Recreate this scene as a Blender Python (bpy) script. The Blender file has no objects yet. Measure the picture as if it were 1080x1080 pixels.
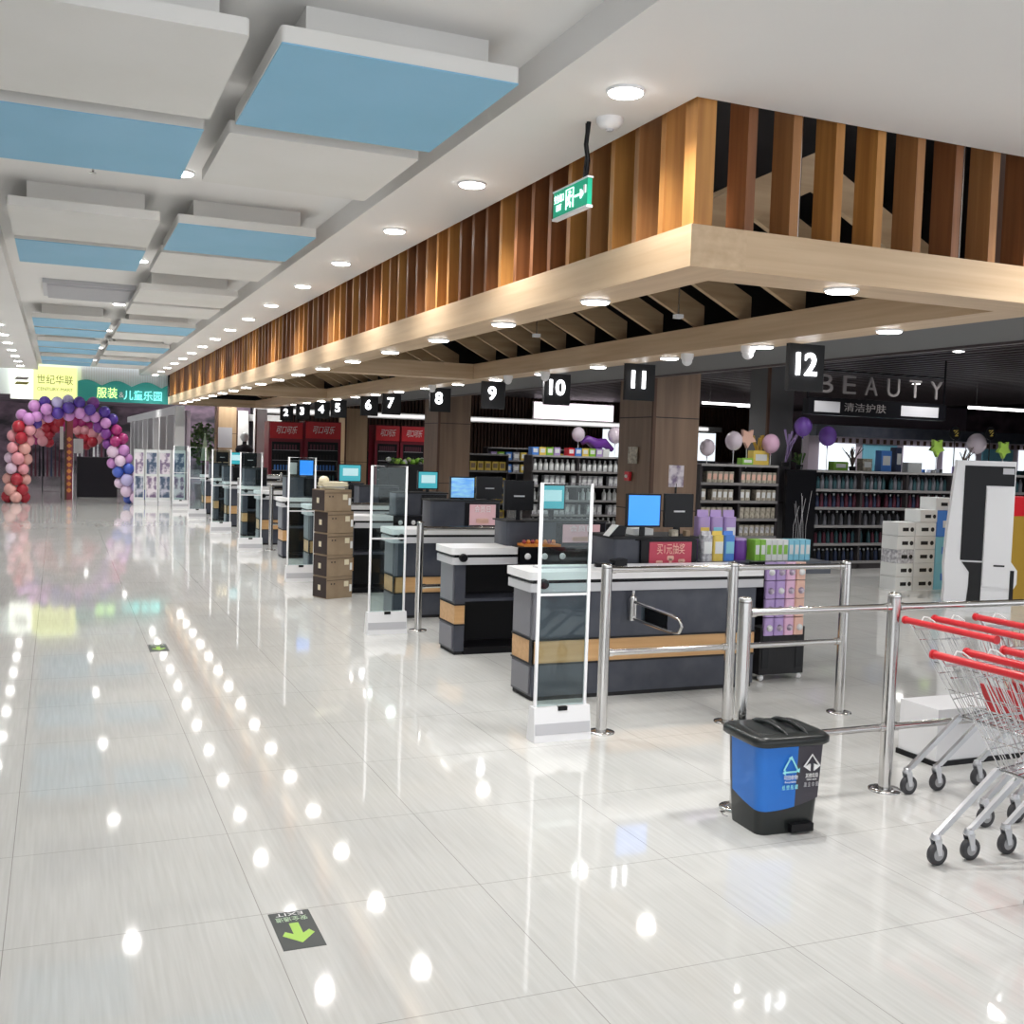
import bpy, math, random
from mathutils import Vector, Matrix
random.seed(7)
PI = math.pi
S = bpy.context.scene
col = S.collection
# ------------------------------------------------------------------ camera (metres; y runs along the hall, x to the right)
YAW, PIT, ROLL, FPX, HC = 0.40190993, 0.05934983, 0.03212598, 1130.96, 1.75
_cy, _sy, _cp, _sp = math.cos(YAW), math.sin(YAW), math.cos(PIT), math.sin(PIT)
FW = Vector((_sy*_cp, _cy*_cp, -_sp)); _r = Vector((_cy, -_sy, 0)); _u = _r.cross(FW)
RT = _r*math.cos(ROLL) + _u*math.sin(ROLL); UP = -_r*math.sin(ROLL) + _u*math.cos(ROLL)
def at(px, py, ax, val):
    """point of the photograph's pixel on the plane ax = val"""
    d = FW + RT*((px-540)/FPX) + UP*((540-py)/FPX); i = 'xyz'.index(ax); c = Vector((0, 0, HC))
    return c + d*((val-c[i])/d[i])
cam = bpy.data.cameras.new('camera'); co = bpy.data.objects.new('camera', cam); col.objects.link(co)
co.matrix_world = Matrix(((RT.x, UP.x, -FW.x, 0), (RT.y, UP.y, -FW.y, 0), (RT.z, UP.z, -FW.z, HC), (0, 0, 0, 1)))
cam.sensor_width = 36; cam.lens = 36*FPX/1080; cam.clip_start = .05; cam.clip_end = 300
S.camera = co

# ------------------------------------------------------------------ materials
def mat(name, c, rough=.5, metal=0, emit=0, spec=.5, trans=0, alpha=1, ecol=None, coat=0):
    m = bpy.data.materials.new(name); m.use_nodes = True; b = m.node_tree.nodes['Principled BSDF']
    b.inputs['Base Color'].default_value = (*c, 1); b.inputs['Roughness'].default_value = rough
    b.inputs['Metallic'].default_value = metal; b.inputs['Specular IOR Level'].default_value = spec
    b.inputs['Transmission Weight'].default_value = trans; b.inputs['Alpha'].default_value = alpha
    b.inputs['Coat Weight'].default_value = coat
    if emit:
        b.inputs['Emission Color'].default_value = (*(ecol or c), 1); b.inputs['Emission Strength'].default_value = emit
    return m
def noisy(m, c1, c2, scale=(6, 6, 6), detail=4, coord='Object', bump=0, lo=.35, hi=.65, wave=False):
    nt = m.node_tree; b = nt.nodes['Principled BSDF']
    tc = nt.nodes.new('ShaderNodeTexCoord'); mp = nt.nodes.new('ShaderNodeMapping'); mp.inputs['Scale'].default_value = scale
    n = nt.nodes.new('ShaderNodeTexNoise'); n.inputs['Scale'].default_value = 1; n.inputs['Detail'].default_value = detail
    r = nt.nodes.new('ShaderNodeValToRGB'); r.color_ramp.elements[0].position = lo; r.color_ramp.elements[1].position = hi
    r.color_ramp.elements[0].color = (*c1, 1); r.color_ramp.elements[1].color = (*c2, 1)
    nt.links.new(tc.outputs[coord], mp.inputs[0]); nt.links.new(mp.outputs[0], n.inputs['Vector'])
    nt.links.new(n.outputs['Fac'], r.inputs[0]); nt.links.new(r.outputs[0], b.inputs['Base Color'])
    if bump:
        bp = nt.nodes.new('ShaderNodeBump'); bp.inputs['Strength'].default_value = bump; bp.inputs['Distance'].default_value = .002
        nt.links.new(n.outputs['Fac'], bp.inputs['Height']); nt.links.new(bp.outputs[0], b.inputs['Normal'])
    return m
def wood(name, c1, c2, sc, rough=.45):
    return noisy(mat(name, c1, rough), c1, c2, sc, 5, lo=.3, hi=.7, bump=.1)
M = {}
M['oak_y'] = wood('oak_along', (.54, .375, .225), (.66, .49, .32), (14, .9, 22))
M['oak_x'] = wood('oak_across', (.54, .375, .225), (.66, .49, .32), (.9, 14, 22))
M['oak_r'] = wood('oak_rafter', (.40, .27, .15), (.52, .37, .22), (2, 14, 22))
M['slat_a'] = wood('slat_orange', (.40, .17, .045), (.56, .27, .075), (30, 30, 1.2), .4)
M['slat_b'] = wood('slat_brown', (.17, .062, .022), (.27, .105, .038), (30, 30, 1.2), .4)
M['slat_c'] = wood('slat_tan', (.29, .125, .043), (.40, .19, .07), (30, 30, 1.2), .4)
M['colwood'] = wood('column_wood', (.16, .10, .065), (.23, .15, .10), (12, 12, .8), .5)
M['colwood_l'] = wood('column_wood_light', (.42, .29, .17), (.5, .36, .22), (12, 12, .8), .5)
M['backslat'] = wood('back_slat', (.07, .035, .022), (.13, .065, .04), (12, 12, .8), .6)
M['woodband'] = wood('counter_wood', (.55, .31, .13), (.66, .40, .19), (1.2, 25, 30), .4)
M['white'] = mat('white_paint', (.80, .80, .79), .75)
M['soffit'] = noisy(mat('soffit_paint', (.80, .79, .78), .6), (.79, .78, .77), (.82, .81, .80), (.6, .6, .6))
M['panelw'] = noisy(mat('panel_white', (.78, .77, .74), .7), (.76, .75, .72), (.80, .79, .77), (1.2, 1.2, 1.2))
M['blue'] = noisy(mat('panel_blue', (.25, .53, .74), .6), (.24, .52, .73), (.27, .55, .77), (1.2, 1.2, 1.2))
M['dark'] = mat('dark_void', (.025, .022, .024), .8)
M['louvre'] = mat('louvre_metal', (.10, .08, .085), .4, .4)
M['greybulk'] = mat('grey_bulkhead', (.12, .12, .125), .6)
M['wplast'] = mat('white_plastic', (.86, .86, .88), .35)
M['greyplast'] = mat('grey_plastic', (.55, .55, .58), .4)
M['belt'] = noisy(mat('white_belt', (.82, .81, .82), .35), (.80, .79, .80), (.86, .86, .87), (2, 8, 2))
M['char'] = noisy(mat('charcoal_panel', (.055, .06, .08), .35), (.045, .05, .07), (.07, .076, .097), (5, 5, 5))
M['charg'] = mat('grey_side_panel', (.17, .17, .195), .35)
M['black'] = mat('black_plastic', (.006, .006, .008), .32, spec=.25)
M['blackm'] = mat('black_matte', (.011, .011, .013), .7)
M['steel'] = mat('brushed_steel', (.62, .61, .60), .18, 1)
M['chrome'] = mat('chrome_wire', (.70, .71, .73), .22, 1)
M['zinc'] = mat('zinc_tube', (.66, .67, .70), .3, .9)
M['rubber'] = mat('grey_rubber', (.05, .05, .055), .6)
M['hub'] = mat('grey_hub', (.35, .35, .36), .5)
M['red'] = mat('red_plastic', (.62, .02, .03), .35)
M['darkred'] = mat('dark_red', (.22, .012, .03), .4)
M['maroon'] = mat('maroon_panel', (.30, .05, .06), .4)
M['pinkscr'] = mat('pink_display', (.6, .4, .42), .4, emit=.15, ecol=(.8, .45, .5))
M['redscr'] = mat('red_display', (.35, .04, .07), .4, emit=.12, ecol=(.6, .05, .10))
M['lamp'] = mat('lamp_lens', (1, 1, 1), .5, emit=13, ecol=(1, .98, .95))
M['lampw'] = mat('lamp_strip', (1, 1, 1), .5, emit=3, ecol=(1, .97, .96))
M['ledgeglow'] = mat('ledge_glow', (1, 1, 1), .5, emit=.55, ecol=(1, .98, .97))
M['pinkpanel'] = mat('pink_lightbox', (1, .9, .95), .5, emit=1.5, ecol=(1, .86, .95))
M['digit'] = mat('lit_digit', (1, 1, 1), .5, emit=3.5, ecol=(.95, .97, 1))
M['dimletter'] = mat('grey_letter', (.30, .28, .28), .4, .3)
M['bluescr'] = mat('blue_screen', (.03, .15, .5), .2, emit=.6, ecol=(.03, .28, .95))
M['cyanscr'] = mat('cyan_screen', (.03, .28, .33), .2, emit=.32, ecol=(.04, .5, .6))
M['paleblue'] = mat('pale_screen', (.4, .6, .65), .2, emit=.3, ecol=(.6, .92, .95))
M['wave'] = noisy(mat('wave_screen', (.2, .5, .9), .2, emit=.3, ecol=(.2, .5, .9)), (.08, .3, .8), (.4, .75, .95), (6, 6, 25))
M['tile_w'] = mat('letter_white', (.9, .9, .9), .5)
M['green'] = mat('exit_green', (.0, .23, .13), .4, emit=.35, ecol=(.0, .35, .2))
M['glowgreen'] = mat('exit_mint', (.7, 1, .85), .4, emit=1.2, ecol=(.65, 1, .85))
M['stickerdark'] = mat('sticker_dark', (.045, .055, .055), .35)
M['lime'] = mat('lime', (.45, .72, .12), .45)
M['mint'] = mat('pale_mint_letters', (.6, .8, .55), .45)
M['binblue'] = mat('bin_blue', (.015, .17, .62), .4)
M['bingrey'] = mat('bin_grey', (.05, .045, .06), .45)
M['binblack'] = mat('bin_black', (.010, .013, .013), .3)
M['bincyan'] = mat('bin_cyan', (.35, .85, .9), .4)
M['card'] = noisy(mat('cardboard', (.30, .22, .14), .8), (.27, .195, .125), (.33, .245, .16), (6, 6, 6))
M['carddark'] = mat('cardboard_dark_print', (.04, .026, .024), .8)
M['cardlab'] = mat('carton_label', (.75, .68, .5), .7)
M['lav'] = mat('lavender_plastic', (.45, .32, .62), .4)
M['purple'] = mat('purple', (.16, .04, .33), .35)
M['violet'] = mat('violet_balloon', (.22, .10, .50), .25)
M['pearl'] = mat('pearl_balloon', (.76, .66, .75), .25)
M['pinkb'] = mat('pink_balloon', (.78, .48, .66), .25)
M['yellowp'] = mat('yellow_pack', (.80, .60, .12), .4)
M['cyanp'] = mat('sky_pack', (.25, .62, .78), .4)
M['bluep'] = mat('blue_pack', (.08, .25, .72), .4)
M['greenp'] = mat('green_pack', (.25, .55, .06), .4)
M['whitep'] = mat('white_pack', (.78, .80, .80), .4)
M['beige'] = noisy(mat('beige_pack', (.42, .38, .30), .5), (.28, .25, .20), (.60, .55, .45), (25, 25, 25))
M['greyp'] = noisy(mat('grey_pack', (.5, .5, .55), .5), (.30, .30, .34), (.75, .75, .78), (25, 25, 25))
M['navyp'] = mat('navy_pack', (.03, .045, .10), .4)
M['tealp'] = mat('teal_pack', (.025, .08, .095), .4)
M['winep'] = mat('wine_pack', (.11, .02, .04), .4)
M['orangep'] = mat('orange_pack', (.75, .28, .06), .4)
M['peach'] = mat('peach_pack', (.8, .5, .4), .4)
M['gold'] = mat('mustard', (.42, .26, .03), .5)
M['shelf'] = mat('shelf_dark', (.035, .03, .033), .5)
M['shelflip'] = mat('shelf_price_strip', (.24, .23, .23), .5)
M['shelfw'] = mat('grey_shelf_top', (.35, .34, .34), .5)
M['leaf'] = noisy(mat('leaf', (.05, .13, .03), .5), (.03, .09, .02), (.14, .24, .06), (8, 8, 8))
M['twig'] = mat('twig', (.10, .07, .06), .7)
M['signy'] = mat('sign_yellow', (.80, .86, .36), .5, emit=.55, ecol=(.84, .90, .36))
M['signw'] = mat('sign_white', (.9, .95, .8), .5, emit=.8, ecol=(.95, 1, .9))
M['signg'] = mat('sign_teal', (.03, .27, .24), .5, emit=.12, ecol=(.03, .4, .35))
M['signtxt'] = mat('sign_letter_brown', (.35, .33, .1), .6)
M['limelet'] = mat('lime_letters', (.6, .9, .3), .5, emit=1.0, ecol=(.65, 1, .3))
M['cyanlet'] = mat('cyan_letters', (.2, .8, .8), .5, emit=1.0, ecol=(.2, .85, .8))
M['ribbed'] = mat('ribbed_wall', (.86, .90, .91), .6)
M['skin'] = mat('skin', (.55, .36, .27), .6)
M['cloth_d'] = mat('dark_cloth', (.02, .018, .025), .9)
M['poster'] = noisy(mat('poster_print', (.7, .6, .68), .5), (.25, .18, .3), (.85, .78, .84), (7, 7, 7), lo=.42, hi=.55)
M['poster2'] = noisy(mat('poster_dark_print', (.2, .2, .3), .5), (.08, .12, .2), (.6, .6, .7), (7, 7, 7), lo=.45, hi=.6)
M['lilacwall'] = mat('lilac_wall', (.62, .52, .60), .7)
M['shopglow'] = mat('shop_white_glow', (.9, .95, 1), .5, emit=.6, ecol=(.88, .95, 1))
M['farmall'] = noisy(mat('far_mall', (.10, .07, .09), .7), (.035, .03, .035), (.26, .17, .22), (.9, .9, 1.6))
# glass of the security gates: clear, faintly green
g = bpy.data.materials.new('clear_gate_glass'); g.use_nodes = True; nt = g.node_tree
for n in list(nt.nodes): nt.nodes.remove(n)
o_ = nt.nodes.new('ShaderNodeOutputMaterial'); mx = nt.nodes.new('ShaderNodeMixShader'); tr = nt.nodes.new('ShaderNodeBsdfTransparent')
gl = nt.nodes.new('ShaderNodeBsdfGlossy'); gl.inputs['Roughness'].default_value = .03; tr.inputs[0].default_value = (.84, .93, .93, 1)
fr = nt.nodes.new('ShaderNodeFresnel'); fr.inputs[0].default_value = 1.45
nt.links.new(fr.outputs[0], mx.inputs[0]); nt.links.new(tr.outputs[0], mx.inputs[1]); nt.links.new(gl.outputs[0], mx.inputs[2]); nt.links.new(mx.outputs[0], o_.inputs[0])
M['glass'] = g
# floor: polished tiles 0.865 m with fine streaks
fm = mat('polished_tiles', (.7, .7, .68), .052, spec=.9, coat=0); nt = fm.node_tree; b = nt.nodes['Principled BSDF']
tc = nt.nodes.new('ShaderNodeTexCoord'); sp_ = nt.nodes.new('ShaderNodeSeparateXYZ'); nt.links.new(tc.outputs['Object'], sp_.inputs[0])
def mth(op, a, b_=None, v=None):
    n = nt.nodes.new('ShaderNodeMath'); n.operation = op
    nt.links.new(a, n.inputs[0]) if hasattr(a, 'links') else None
    if b_ is not None: nt.links.new(b_, n.inputs[1])
    if v is not None: n.inputs[1].default_value = v
    return n.outputs[0]
ed = []
for ax, off in (('X', .705), ('Y', 3.903)):
    f_ = mth('SUBTRACT', sp_.outputs[ax], v=off - 865*.8); f_ = mth('DIVIDE', f_, v=.865 if ax == 'X' else 0.87); f_ = mth('FRACT', mth('ADD', f_, v=-(865*.8)/(.865 if ax == 'X' else 0.87)))
    f_ = mth('ABSOLUTE', mth('SUBTRACT', f_, v=.5)); ed.append(mth('GREATER_THAN', f_, v=.4982))
grout = mth('MAXIMUM', ed[0], ed[1])
def nz(scale, rot=0, detail=5):
    mp = nt.nodes.new('ShaderNodeMapping'); mp.inputs['Scale'].default_value = scale; n = nt.nodes.new('ShaderNodeTexNoise'); n.inputs['Scale'].default_value = 1; n.inputs['Detail'].default_value = detail
    nt.links.new(tc.outputs['Object'], mp.inputs[0]); nt.links.new(mp.outputs[0], n.inputs['Vector']); return n.outputs['Fac']
s1 = nz((60, 2.2, 1)); s2 = nz((1.1, 1.1, 1), detail=2)
rp = nt.nodes.new('ShaderNodeValToRGB'); rp.color_ramp.elements[0].position = .3; rp.color_ramp.elements[1].position = .7
rp.color_ramp.elements[0].color = (.60, .60, .575, 1); rp.color_ramp.elements[1].color = (.73, .73, .71, 1)
nt.links.new(mth('ADD', mth('MULTIPLY', s1, v=.6), mth('MULTIPLY', s2, v=.4)), rp.inputs[0])
mc = nt.nodes.new('ShaderNodeMixRGB'); nt.links.new(grout, mc.inputs[0]); nt.links.new(rp.outputs[0], mc.inputs[1]); mc.inputs[2].default_value = (.36, .35, .33, 1)
nt.links.new(mc.outputs[0], b.inputs['Base Color'])
bp = nt.nodes.new('ShaderNodeBump'); bp.inputs['Strength'].default_value = .008; bp.inputs['Distance'].default_value = .004
nt.links.new(nz((1.6, 1.6, 1), detail=1), bp.inputs['Height']); nt.links.new(bp.outputs[0], b.inputs['Normal'])
M['floor'] = fm

# ------------------------------------------------------------------ mesh building
class MB:
    def __init__(s): s.v = []; s.f = []; s.m = []; s.sm = []; s.mats = []
    def mi(s, m):
        if m not in s.mats: s.mats.append(m)
        return s.mats.index(m)
    def add(s, vs, fs, m, smooth=False):
        b = len(s.v); s.v += [tuple(v) for v in vs]; k = s.mi(m)
        for f in fs: s.f.append([b+i for i in f]); s.m.append(k); s.sm.append(smooth)
        return s
    def box(s, x0, x1, y0, y1, z0, z1, m, rz=0, c=None):
        vs = [(x, y, z) for z in (z0, z1) for x, y in ((x0, y0), (x1, y0), (x1, y1), (x0, y1))]
        if rz:
            cx, cy = c or ((x0+x1)/2, (y0+y1)/2); cc, ss = math.cos(rz), math.sin(rz)
            vs = [(cx+(x-cx)*cc-(y-cy)*ss, cy+(x-cx)*ss+(y-cy)*cc, z) for x, y, z in vs]
        return s.add(vs, [(3, 2, 1, 0), (4, 5, 6, 7), (0, 1, 5, 4), (1, 2, 6, 5), (2, 3, 7, 6), (3, 0, 4, 7)], m)
    def hexa(s, vs, m):
        return s.add(vs, [(3, 2, 1, 0), (4, 5, 6, 7), (0, 1, 5, 4), (1, 2, 6, 5), (2, 3, 7, 6), (3, 0, 4, 7)], m)
    def prism(s, pts, ax, a, b, m, smooth=False):
        n = len(pts)
        def p3(p, t): return {'x': (t, p[0], p[1]), 'y': (p[0], t, p[1]), 'z': (p[0], p[1], t)}[ax]
        vs = [p3(p, a) for p in pts] + [p3(p, b) for p in pts]
        s.add(vs, [tuple(range(n))[::-1], tuple(range(n, 2*n))], m)
        return s.add(vs, [(i, (i+1) % n, n+(i+1) % n, n+i) for i in range(n)], m, smooth)
    def rbox(s, x0, x1, y0, y1, z0, z1, r, m, seg=3, ax='z'):
        """box with rounded vertical (or ax-parallel) edges"""
        a = {'z': (x0, x1, y0, y1), 'y': (x0, x1, z0, z1), 'x': (y0, y1, z0, z1)}[ax]; pts = []
        for cx, cy, t0 in ((a[1]-r, a[3]-r, 0), (a[0]+r, a[3]-r, 90), (a[0]+r, a[2]+r, 180), (a[1]-r, a[2]+r, 270)):
            for k in range(seg+1):
                t = math.radians(t0+90*k/seg); pts.append((cx+r*math.cos(t), cy+r*math.sin(t)))
        lo, hi = {'z': (z0, z1), 'y': (y0, y1), 'x': (x0, x1)}[ax]
        return s.prism(pts, ax, lo, hi, m, True)
    def tube(s, pts, r, m, n=8, close=False, cap=True):
        pts = [Vector(p) for p in pts]; rings = []; L = len(pts); up = None
        rr = r if isinstance(r, (list, tuple)) else [r]*L
        for i, p in enumerate(pts):
            if close: d = pts[(i+1) % L]-pts[i-1]
            else: d = pts[min(i+1, L-1)]-pts[max(i-1, 0)]
            d.normalize()
            if up is None: up = Vector((0, 0, 1)) if abs(d.z) < .9 else Vector((1, 0, 0))
            a = d.cross(up).normalized(); up = a.cross(d).normalized()
            rings.append([p+(a*math.cos(2*PI*k/n)+up*math.sin(2*PI*k/n))*rr[i] for k in range(n)])
        vs = [v for ring in rings for v in ring]; fs = []
        for i in range(L if close else L-1):
            j = (i+1) % L
            for k in range(n): fs.append((i*n+k, i*n+(k+1) % n, j*n+(k+1) % n, j*n+k))
        s.add(vs, fs, m, n > 4)
        if cap and not close: s.add(vs, [tuple(range(n))[::-1], tuple(range((L-1)*n, L*n))], m)
        return s
    def lathe(s, prof, m, c=(0, 0, 0), n=20, ax='z', smooth=True):
        vs = []; fs = []; c = Vector(c)
        for r, z in prof:
            for k in range(n):
                t = 2*PI*k/n; x, y = r*math.cos(t), r*math.sin(t)
                vs.append(c+Vector({'z': (x, y, z), 'x': (z, x, y), 'y': (x, z, y)}[ax]))
        for i in range(len(prof)-1):
            for k in range(n): fs.append((i*n+k, i*n+(k+1) % n, (i+1)*n+(k+1) % n, (i+1)*n+k))
        s.add(vs, fs, m, smooth)
        return s.add(vs, [tuple(range(n))[::-1], tuple(range((len(prof)-1)*n, len(prof)*n))], m)
    def ball(s, c, r, m, n=12, sq=1, k=8):
        prof = [(max(r*math.sin(PI*i/k), 1e-4), -r*sq*math.cos(PI*i/k)) for i in range(k+1)]
        return s.lathe(prof, m, c, n)
    def quad(s, pts, m): return s.add(pts, [tuple(range(len(pts)))], m)
    def build(s, name, parent=None, loc=None):
        me = bpy.data.meshes.new(name); me.from_pydata(s.v, [], s.f)
        for m in s.mats: me.materials.append(M[m])
        for p, k, sm in zip(me.polygons, s.m, s.sm): p.material_index = k; p.use_smooth = sm
        me.update()
        o = bpy.data.objects.new(name, me); col.objects.link(o)
        if parent: o.parent = parent
        if loc: o.location = loc
        return o
def tag(o, label, cat=None, group=None, kind=None):
    if label: o['label'] = label
    if cat: o['category'] = cat
    if group: o['group'] = group
    if kind: o['kind'] = kind
    return o
def thing(name, label, cat, loc=(0, 0, 0), rz=0, group=None):
    o = bpy.data.objects.new(name, None); col.objects.link(o); o.location = loc; o.rotation_euler = (0, 0, rz)
    o.empty_display_size = .1
    return tag(o, label, cat, group)
def struct(name, mb): return tag(mb.build(name), None, kind='structure')
def dup(root, loc=None, label=None, rz=None, group=None):
    r = root.copy(); col.objects.link(r)
    if loc is not None: r.location = loc
    if rz is not None: r.rotation_euler = (0, 0, rz)
    if label: r['label'] = label
    if group: r['group'] = group
    for ch in list(root.children):
        c = ch.copy(); col.objects.link(c); c.parent = r
        for g_ in list(ch.children):
            d = g_.copy(); col.objects.link(d); d.parent = c
    return r
def text_mesh(body, size, depth, m, name, parent=None, width=None, bold=0, space=1):
    """text lying in the x-z plane, facing -y, centred on its origin"""
    c = bpy.data.curves.new('t', 'FONT'); c.body = body; c.size = size; c.extrude = depth; c.align_x = 'CENTER'; c.align_y = 'CENTER'; c.offset = bold; c.space_character = space
    o = bpy.data.objects.new('t', c); col.objects.link(o); dg = bpy.context.evaluated_depsgraph_get()
    me = bpy.data.meshes.new_from_object(o.evaluated_get(dg)); bpy.data.objects.remove(o); bpy.data.curves.remove(c)
    me.name = name; me.materials.clear(); me.materials.append(M[m])
    xs = [v.co.x for v in me.vertices]; k = width/(max(xs)-min(xs)) if width else 1
    me.transform(Matrix.Rotation(PI/2, 4, 'X') @ Matrix.Diagonal((k, 1, 1, 1)))
    q = bpy.data.objects.new(name, me); col.objects.link(q)
    if parent: q.parent = parent
    return q
ORD = ['first', 'second', 'third', 'fourth', 'fifth', 'sixth', 'seventh', 'eighth', 'ninth', 'tenth', 'eleventh', 'twelfth', 'thirteenth', 'fourteenth', 'fifteenth', 'sixteenth', 'seventeenth', 'eighteenth', 'nineteenth', 'twentieth']

# ------------------------------------------------------------------ setting
struct('floor', MB().box(-9, 34, -4, 70, -.1, 0, 'floor'))
ZS, ZC = 3.35, 3.50                     # soffit and raised ceiling
struct('ceiling', MB().box(-.46, 1.95, -4, 29.9, ZC, ZC+.1, 'soffit'))
rs = MB()                               # white soffit to the right with its corner round the timber canopy
rs.box(1.95, 2.63, -4, 29.9, ZS, ZS+.3, 'soffit').box(2.63, 14, -4, 4.22, ZS, ZS+.3, 'soffit'); struct('ceiling_right', rs)
struct('ceiling_left', MB().box(-6, -.46, -4, 29.9, ZS, ZS+.3, 'soffit'))
struct('wall_left', MB().box(-6.1, -6, -4, 29.9, 0, 3.6, 'white'))
sc_ = MB().box(5.12, 6.5, 4.53, 29, 2.66, 2.70, 'greybulk').box(6.5, 6.56, 4.53, 29, 2.64, 2.74, 'louvre')
for i in range(60): sc_.box(6.7+i*.3, 6.78+i*.3, 4.55, 32.6, 3.42, 3.5, 'louvre')
sc_.box(2.63, 34, 4.22, 33.3, 3.95, 4.0, 'dark').box(14, 34, 4.15, 4.22, 0, 4, 'dark').box(6.52, 6.56, 4.7, 29, 2.74, 3.95, 'dark').box(4.78, 6.4, 4.62, 4.68, 2.82, 3.9, 'backslat').box(2.63, 6.56, 29.3, 29.4, 2.8, 3.95, 'dark')
struct('ceiling_store', sc_)
# end wall over the passage to the clothes hall
ew = MB().box(-6, 5.2, 30.1, 30.25, 2.72, 3.6, 'ribbed')
for i in range(46): ew.box(.55+i*.06, .575+i*.06, 30.07, 30.1, 3.0, 3.5, 'white')
struct('wall_end', ew)
struct('wall_end_pier', MB().box(-2.2, -1.40, 29.4, 30.2, 0, 3.35, 'ribbed'))
# back wall of the store
bw = MB().box(5.4, 20, 33.1, 33.3, 0, 3.95, 'dark')
for i in range(150): bw.box(6.0+i*.12, 6.07+i*.12, 33.0, 33.1, 1.5, 3.9, 'backslat')
struct('wall_back', bw)
struct('trim_1', MB().box(5.4, 22, 32.7, 33.0, 2.56, 2.74, 'white'))
t_glow = (5.4, 32.66, 2.60)
rb = MB().box(19, 34, 33.1, 33.3, 0, 3.95, 'lilacwall').box(34, 34.2, -4, 33.3, 0, 4, 'farmall')
struct('wall_back_right', rb)
struct('wall_far', MB().box(-8, 12, 62, 62.2, 0, 5, 'farmall'))
struct('ceiling_far', MB().box(-8, 5.3, 30.3, 62, 3.3, 3.4, 'farmall'))

# ------------------------------------------------------------------ ceiling panels
GY = [(4.30, 5.50, 5.68, 6.82), (8.20, 9.42, 9.58, 10.80), (15.9, 17.1, 17.3, 18.5), (19.8, 21.0, 21.2, 22.4), (23.7, 24.9, 25.1, 26.3)]
GYR = [(4.30, 5.50, 5.68, 6.82), (8.20, 9.42, 9.58, 10.80), (12.05, 13.25, 13.45, 14.6), (15.9, 17.1, 17.3, 18.5), (19.8, 21.0, 21.2, 22.4), (23.7, 24.9, 25.1, 26.3)]
def cpanel(x0, x1, y0, y1, blue, label):
    t = thing('ceiling_panel', label, 'ceiling panel', ((x0+x1)/2, (y0+y1)/2, 3.30)); w, d = (x1-x0)/2, (y1-y0)/2
    MB().rbox(-w, w, -d, d, .0, .065, .02, 'panelw').build('slab', t)
    if blue: MB().box(-w+.004, w-.004, -d+.004, d-.004, -.006, 0, 'blue').build('blue_face', t)['label'] = 'sky blue underside'
    MB().box(-w+.12, w-.1, -d+.12, d-.12, .065, .20, 'panelw').build('mounting_box', t)
for gi, (a, b_, c, d) in enumerate(GY):
    fx = ['nearest', 'second', 'third', 'fourth', 'farthest'][gi]
    blues = (gi >= 2, True)
    cpanel(-.33 if gi else -.45, .67, a, b_, blues[0], '%s ceiling panel hung nearer us on the left of the %s panel group' % ('sky blue' if blues[0] else 'white', fx))
    cpanel(-.33 if gi else -.45, .67, c, d, blues[1], 'sky blue ceiling panel hung farther back on the left of the %s panel group' % fx)
for gi, (a, b_, c, d) in enumerate(GYR):
    fx = ['nearest', 'second', 'third', 'fourth', 'fifth', 'farthest'][gi]; bl = (gi != 2)
    cpanel(.79, 1.80, a, b_, bl, '%s ceiling panel hung nearer us on the right of the %s panel group' % ('sky blue' if bl else 'white', fx))
    cpanel(.79, 1.80, c, d, False, 'white ceiling panel hung farther back on the right of the %s panel group' % fx)
t = thing('air_vent', 'large grey slatted air conditioning vent in the raised white ceiling', 'vent', (.33, 14.0, ZC))
MB().box(-.5, .5, -.65, .65, -.05, -.001, 'greyplast').build('frame', t)
v = MB()
for i in range(14): v.box(-.45, .45, -.58+i*.088, -.53+i*.088, -.075, -.05, 'greyplast')
v.build('louvre', t)

# ------------------------------------------------------------------ downlights
def make_dl(name, r=.08):
    t = thing(name, '', 'ceiling light')
    MB().lathe([(r+.008, 0), (r+.007, -.008), (r, -.012)], 'wplast', n=24).build('trim_ring', t)
    MB().lathe([(r-.002, -.012), (r-.006, -.018)], 'lamp', n=24).build('lens', t)
    return t
dl0 = make_dl('downlight'); used = [False]
def downlight(x, y, z, label, group):
    if not used[0]: used[0] = True; dl0.location = (x, y, z); tag(dl0, label, None, group); o = dl0
    else: o = dup(dl0, (x, y, z), label, group=group)
    L = bpy.data.lights.get('spot_%s' % group[:4])
    if not L:
        L = bpy.data.lights.new('spot_%s' % group[:4], 'SPOT'); L.energy = {'soff': 46, 'cano': 20, 'inne': 20, 'stor': 90, 'far ': 90}.get(group[:4], 55); L.spot_size = 2.5; L.spot_blend = .8; L.color = (1, .98, .955); L.shadow_soft_size = .06
    q = bpy.data.objects.new('downlight_beam', L); col.objects.link(q); q.location = (x, y, z-.03)
sy = [4.30, 6.22, 7.85, 9.5, 11.12, 12.9]
while sy[-1] < 28: sy.append(sy[-1]+1.63)
for i, y in enumerate(sy):
    downlight(2.31, y, ZS, 'recessed downlight, %s from us in the right-hand soffit row' % ORD[i], 'soffit downlights along the canopy')
downlight(3.165, 30.87, ZS, 'lone recessed downlight in the soffit in front of the canopy, at upper right', 'soffit downlight, upper right')
downlight(2.31, 2.6, ZS, 'recessed downlight in the soffit before the canopy corner', 'front soffit downlights'); downlight(4.9, 3.6, ZS, 'recessed downlight in the soffit above the trolleys', 'front soffit downlights')
downlight(.74, 3.5, ZC, 'recessed downlight nearest us between the raised ceiling panels', 'middle ceiling downlights')
for i, y in enumerate((7.5, 11.4, 15.3, 19.2, 23.1, 27)):
    downlight(.74, y, ZC, 'recessed downlight after the %s panel group down the middle of the ceiling' % ORD[i], 'middle ceiling downlights')
for i in range(9):
    y = 14.3+i*1.75
    downlight(-.83-.02*0, y, ZS, 'recessed downlight, %s of the left-hand soffit row' % ORD[i], 'left soffit downlights')
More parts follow.
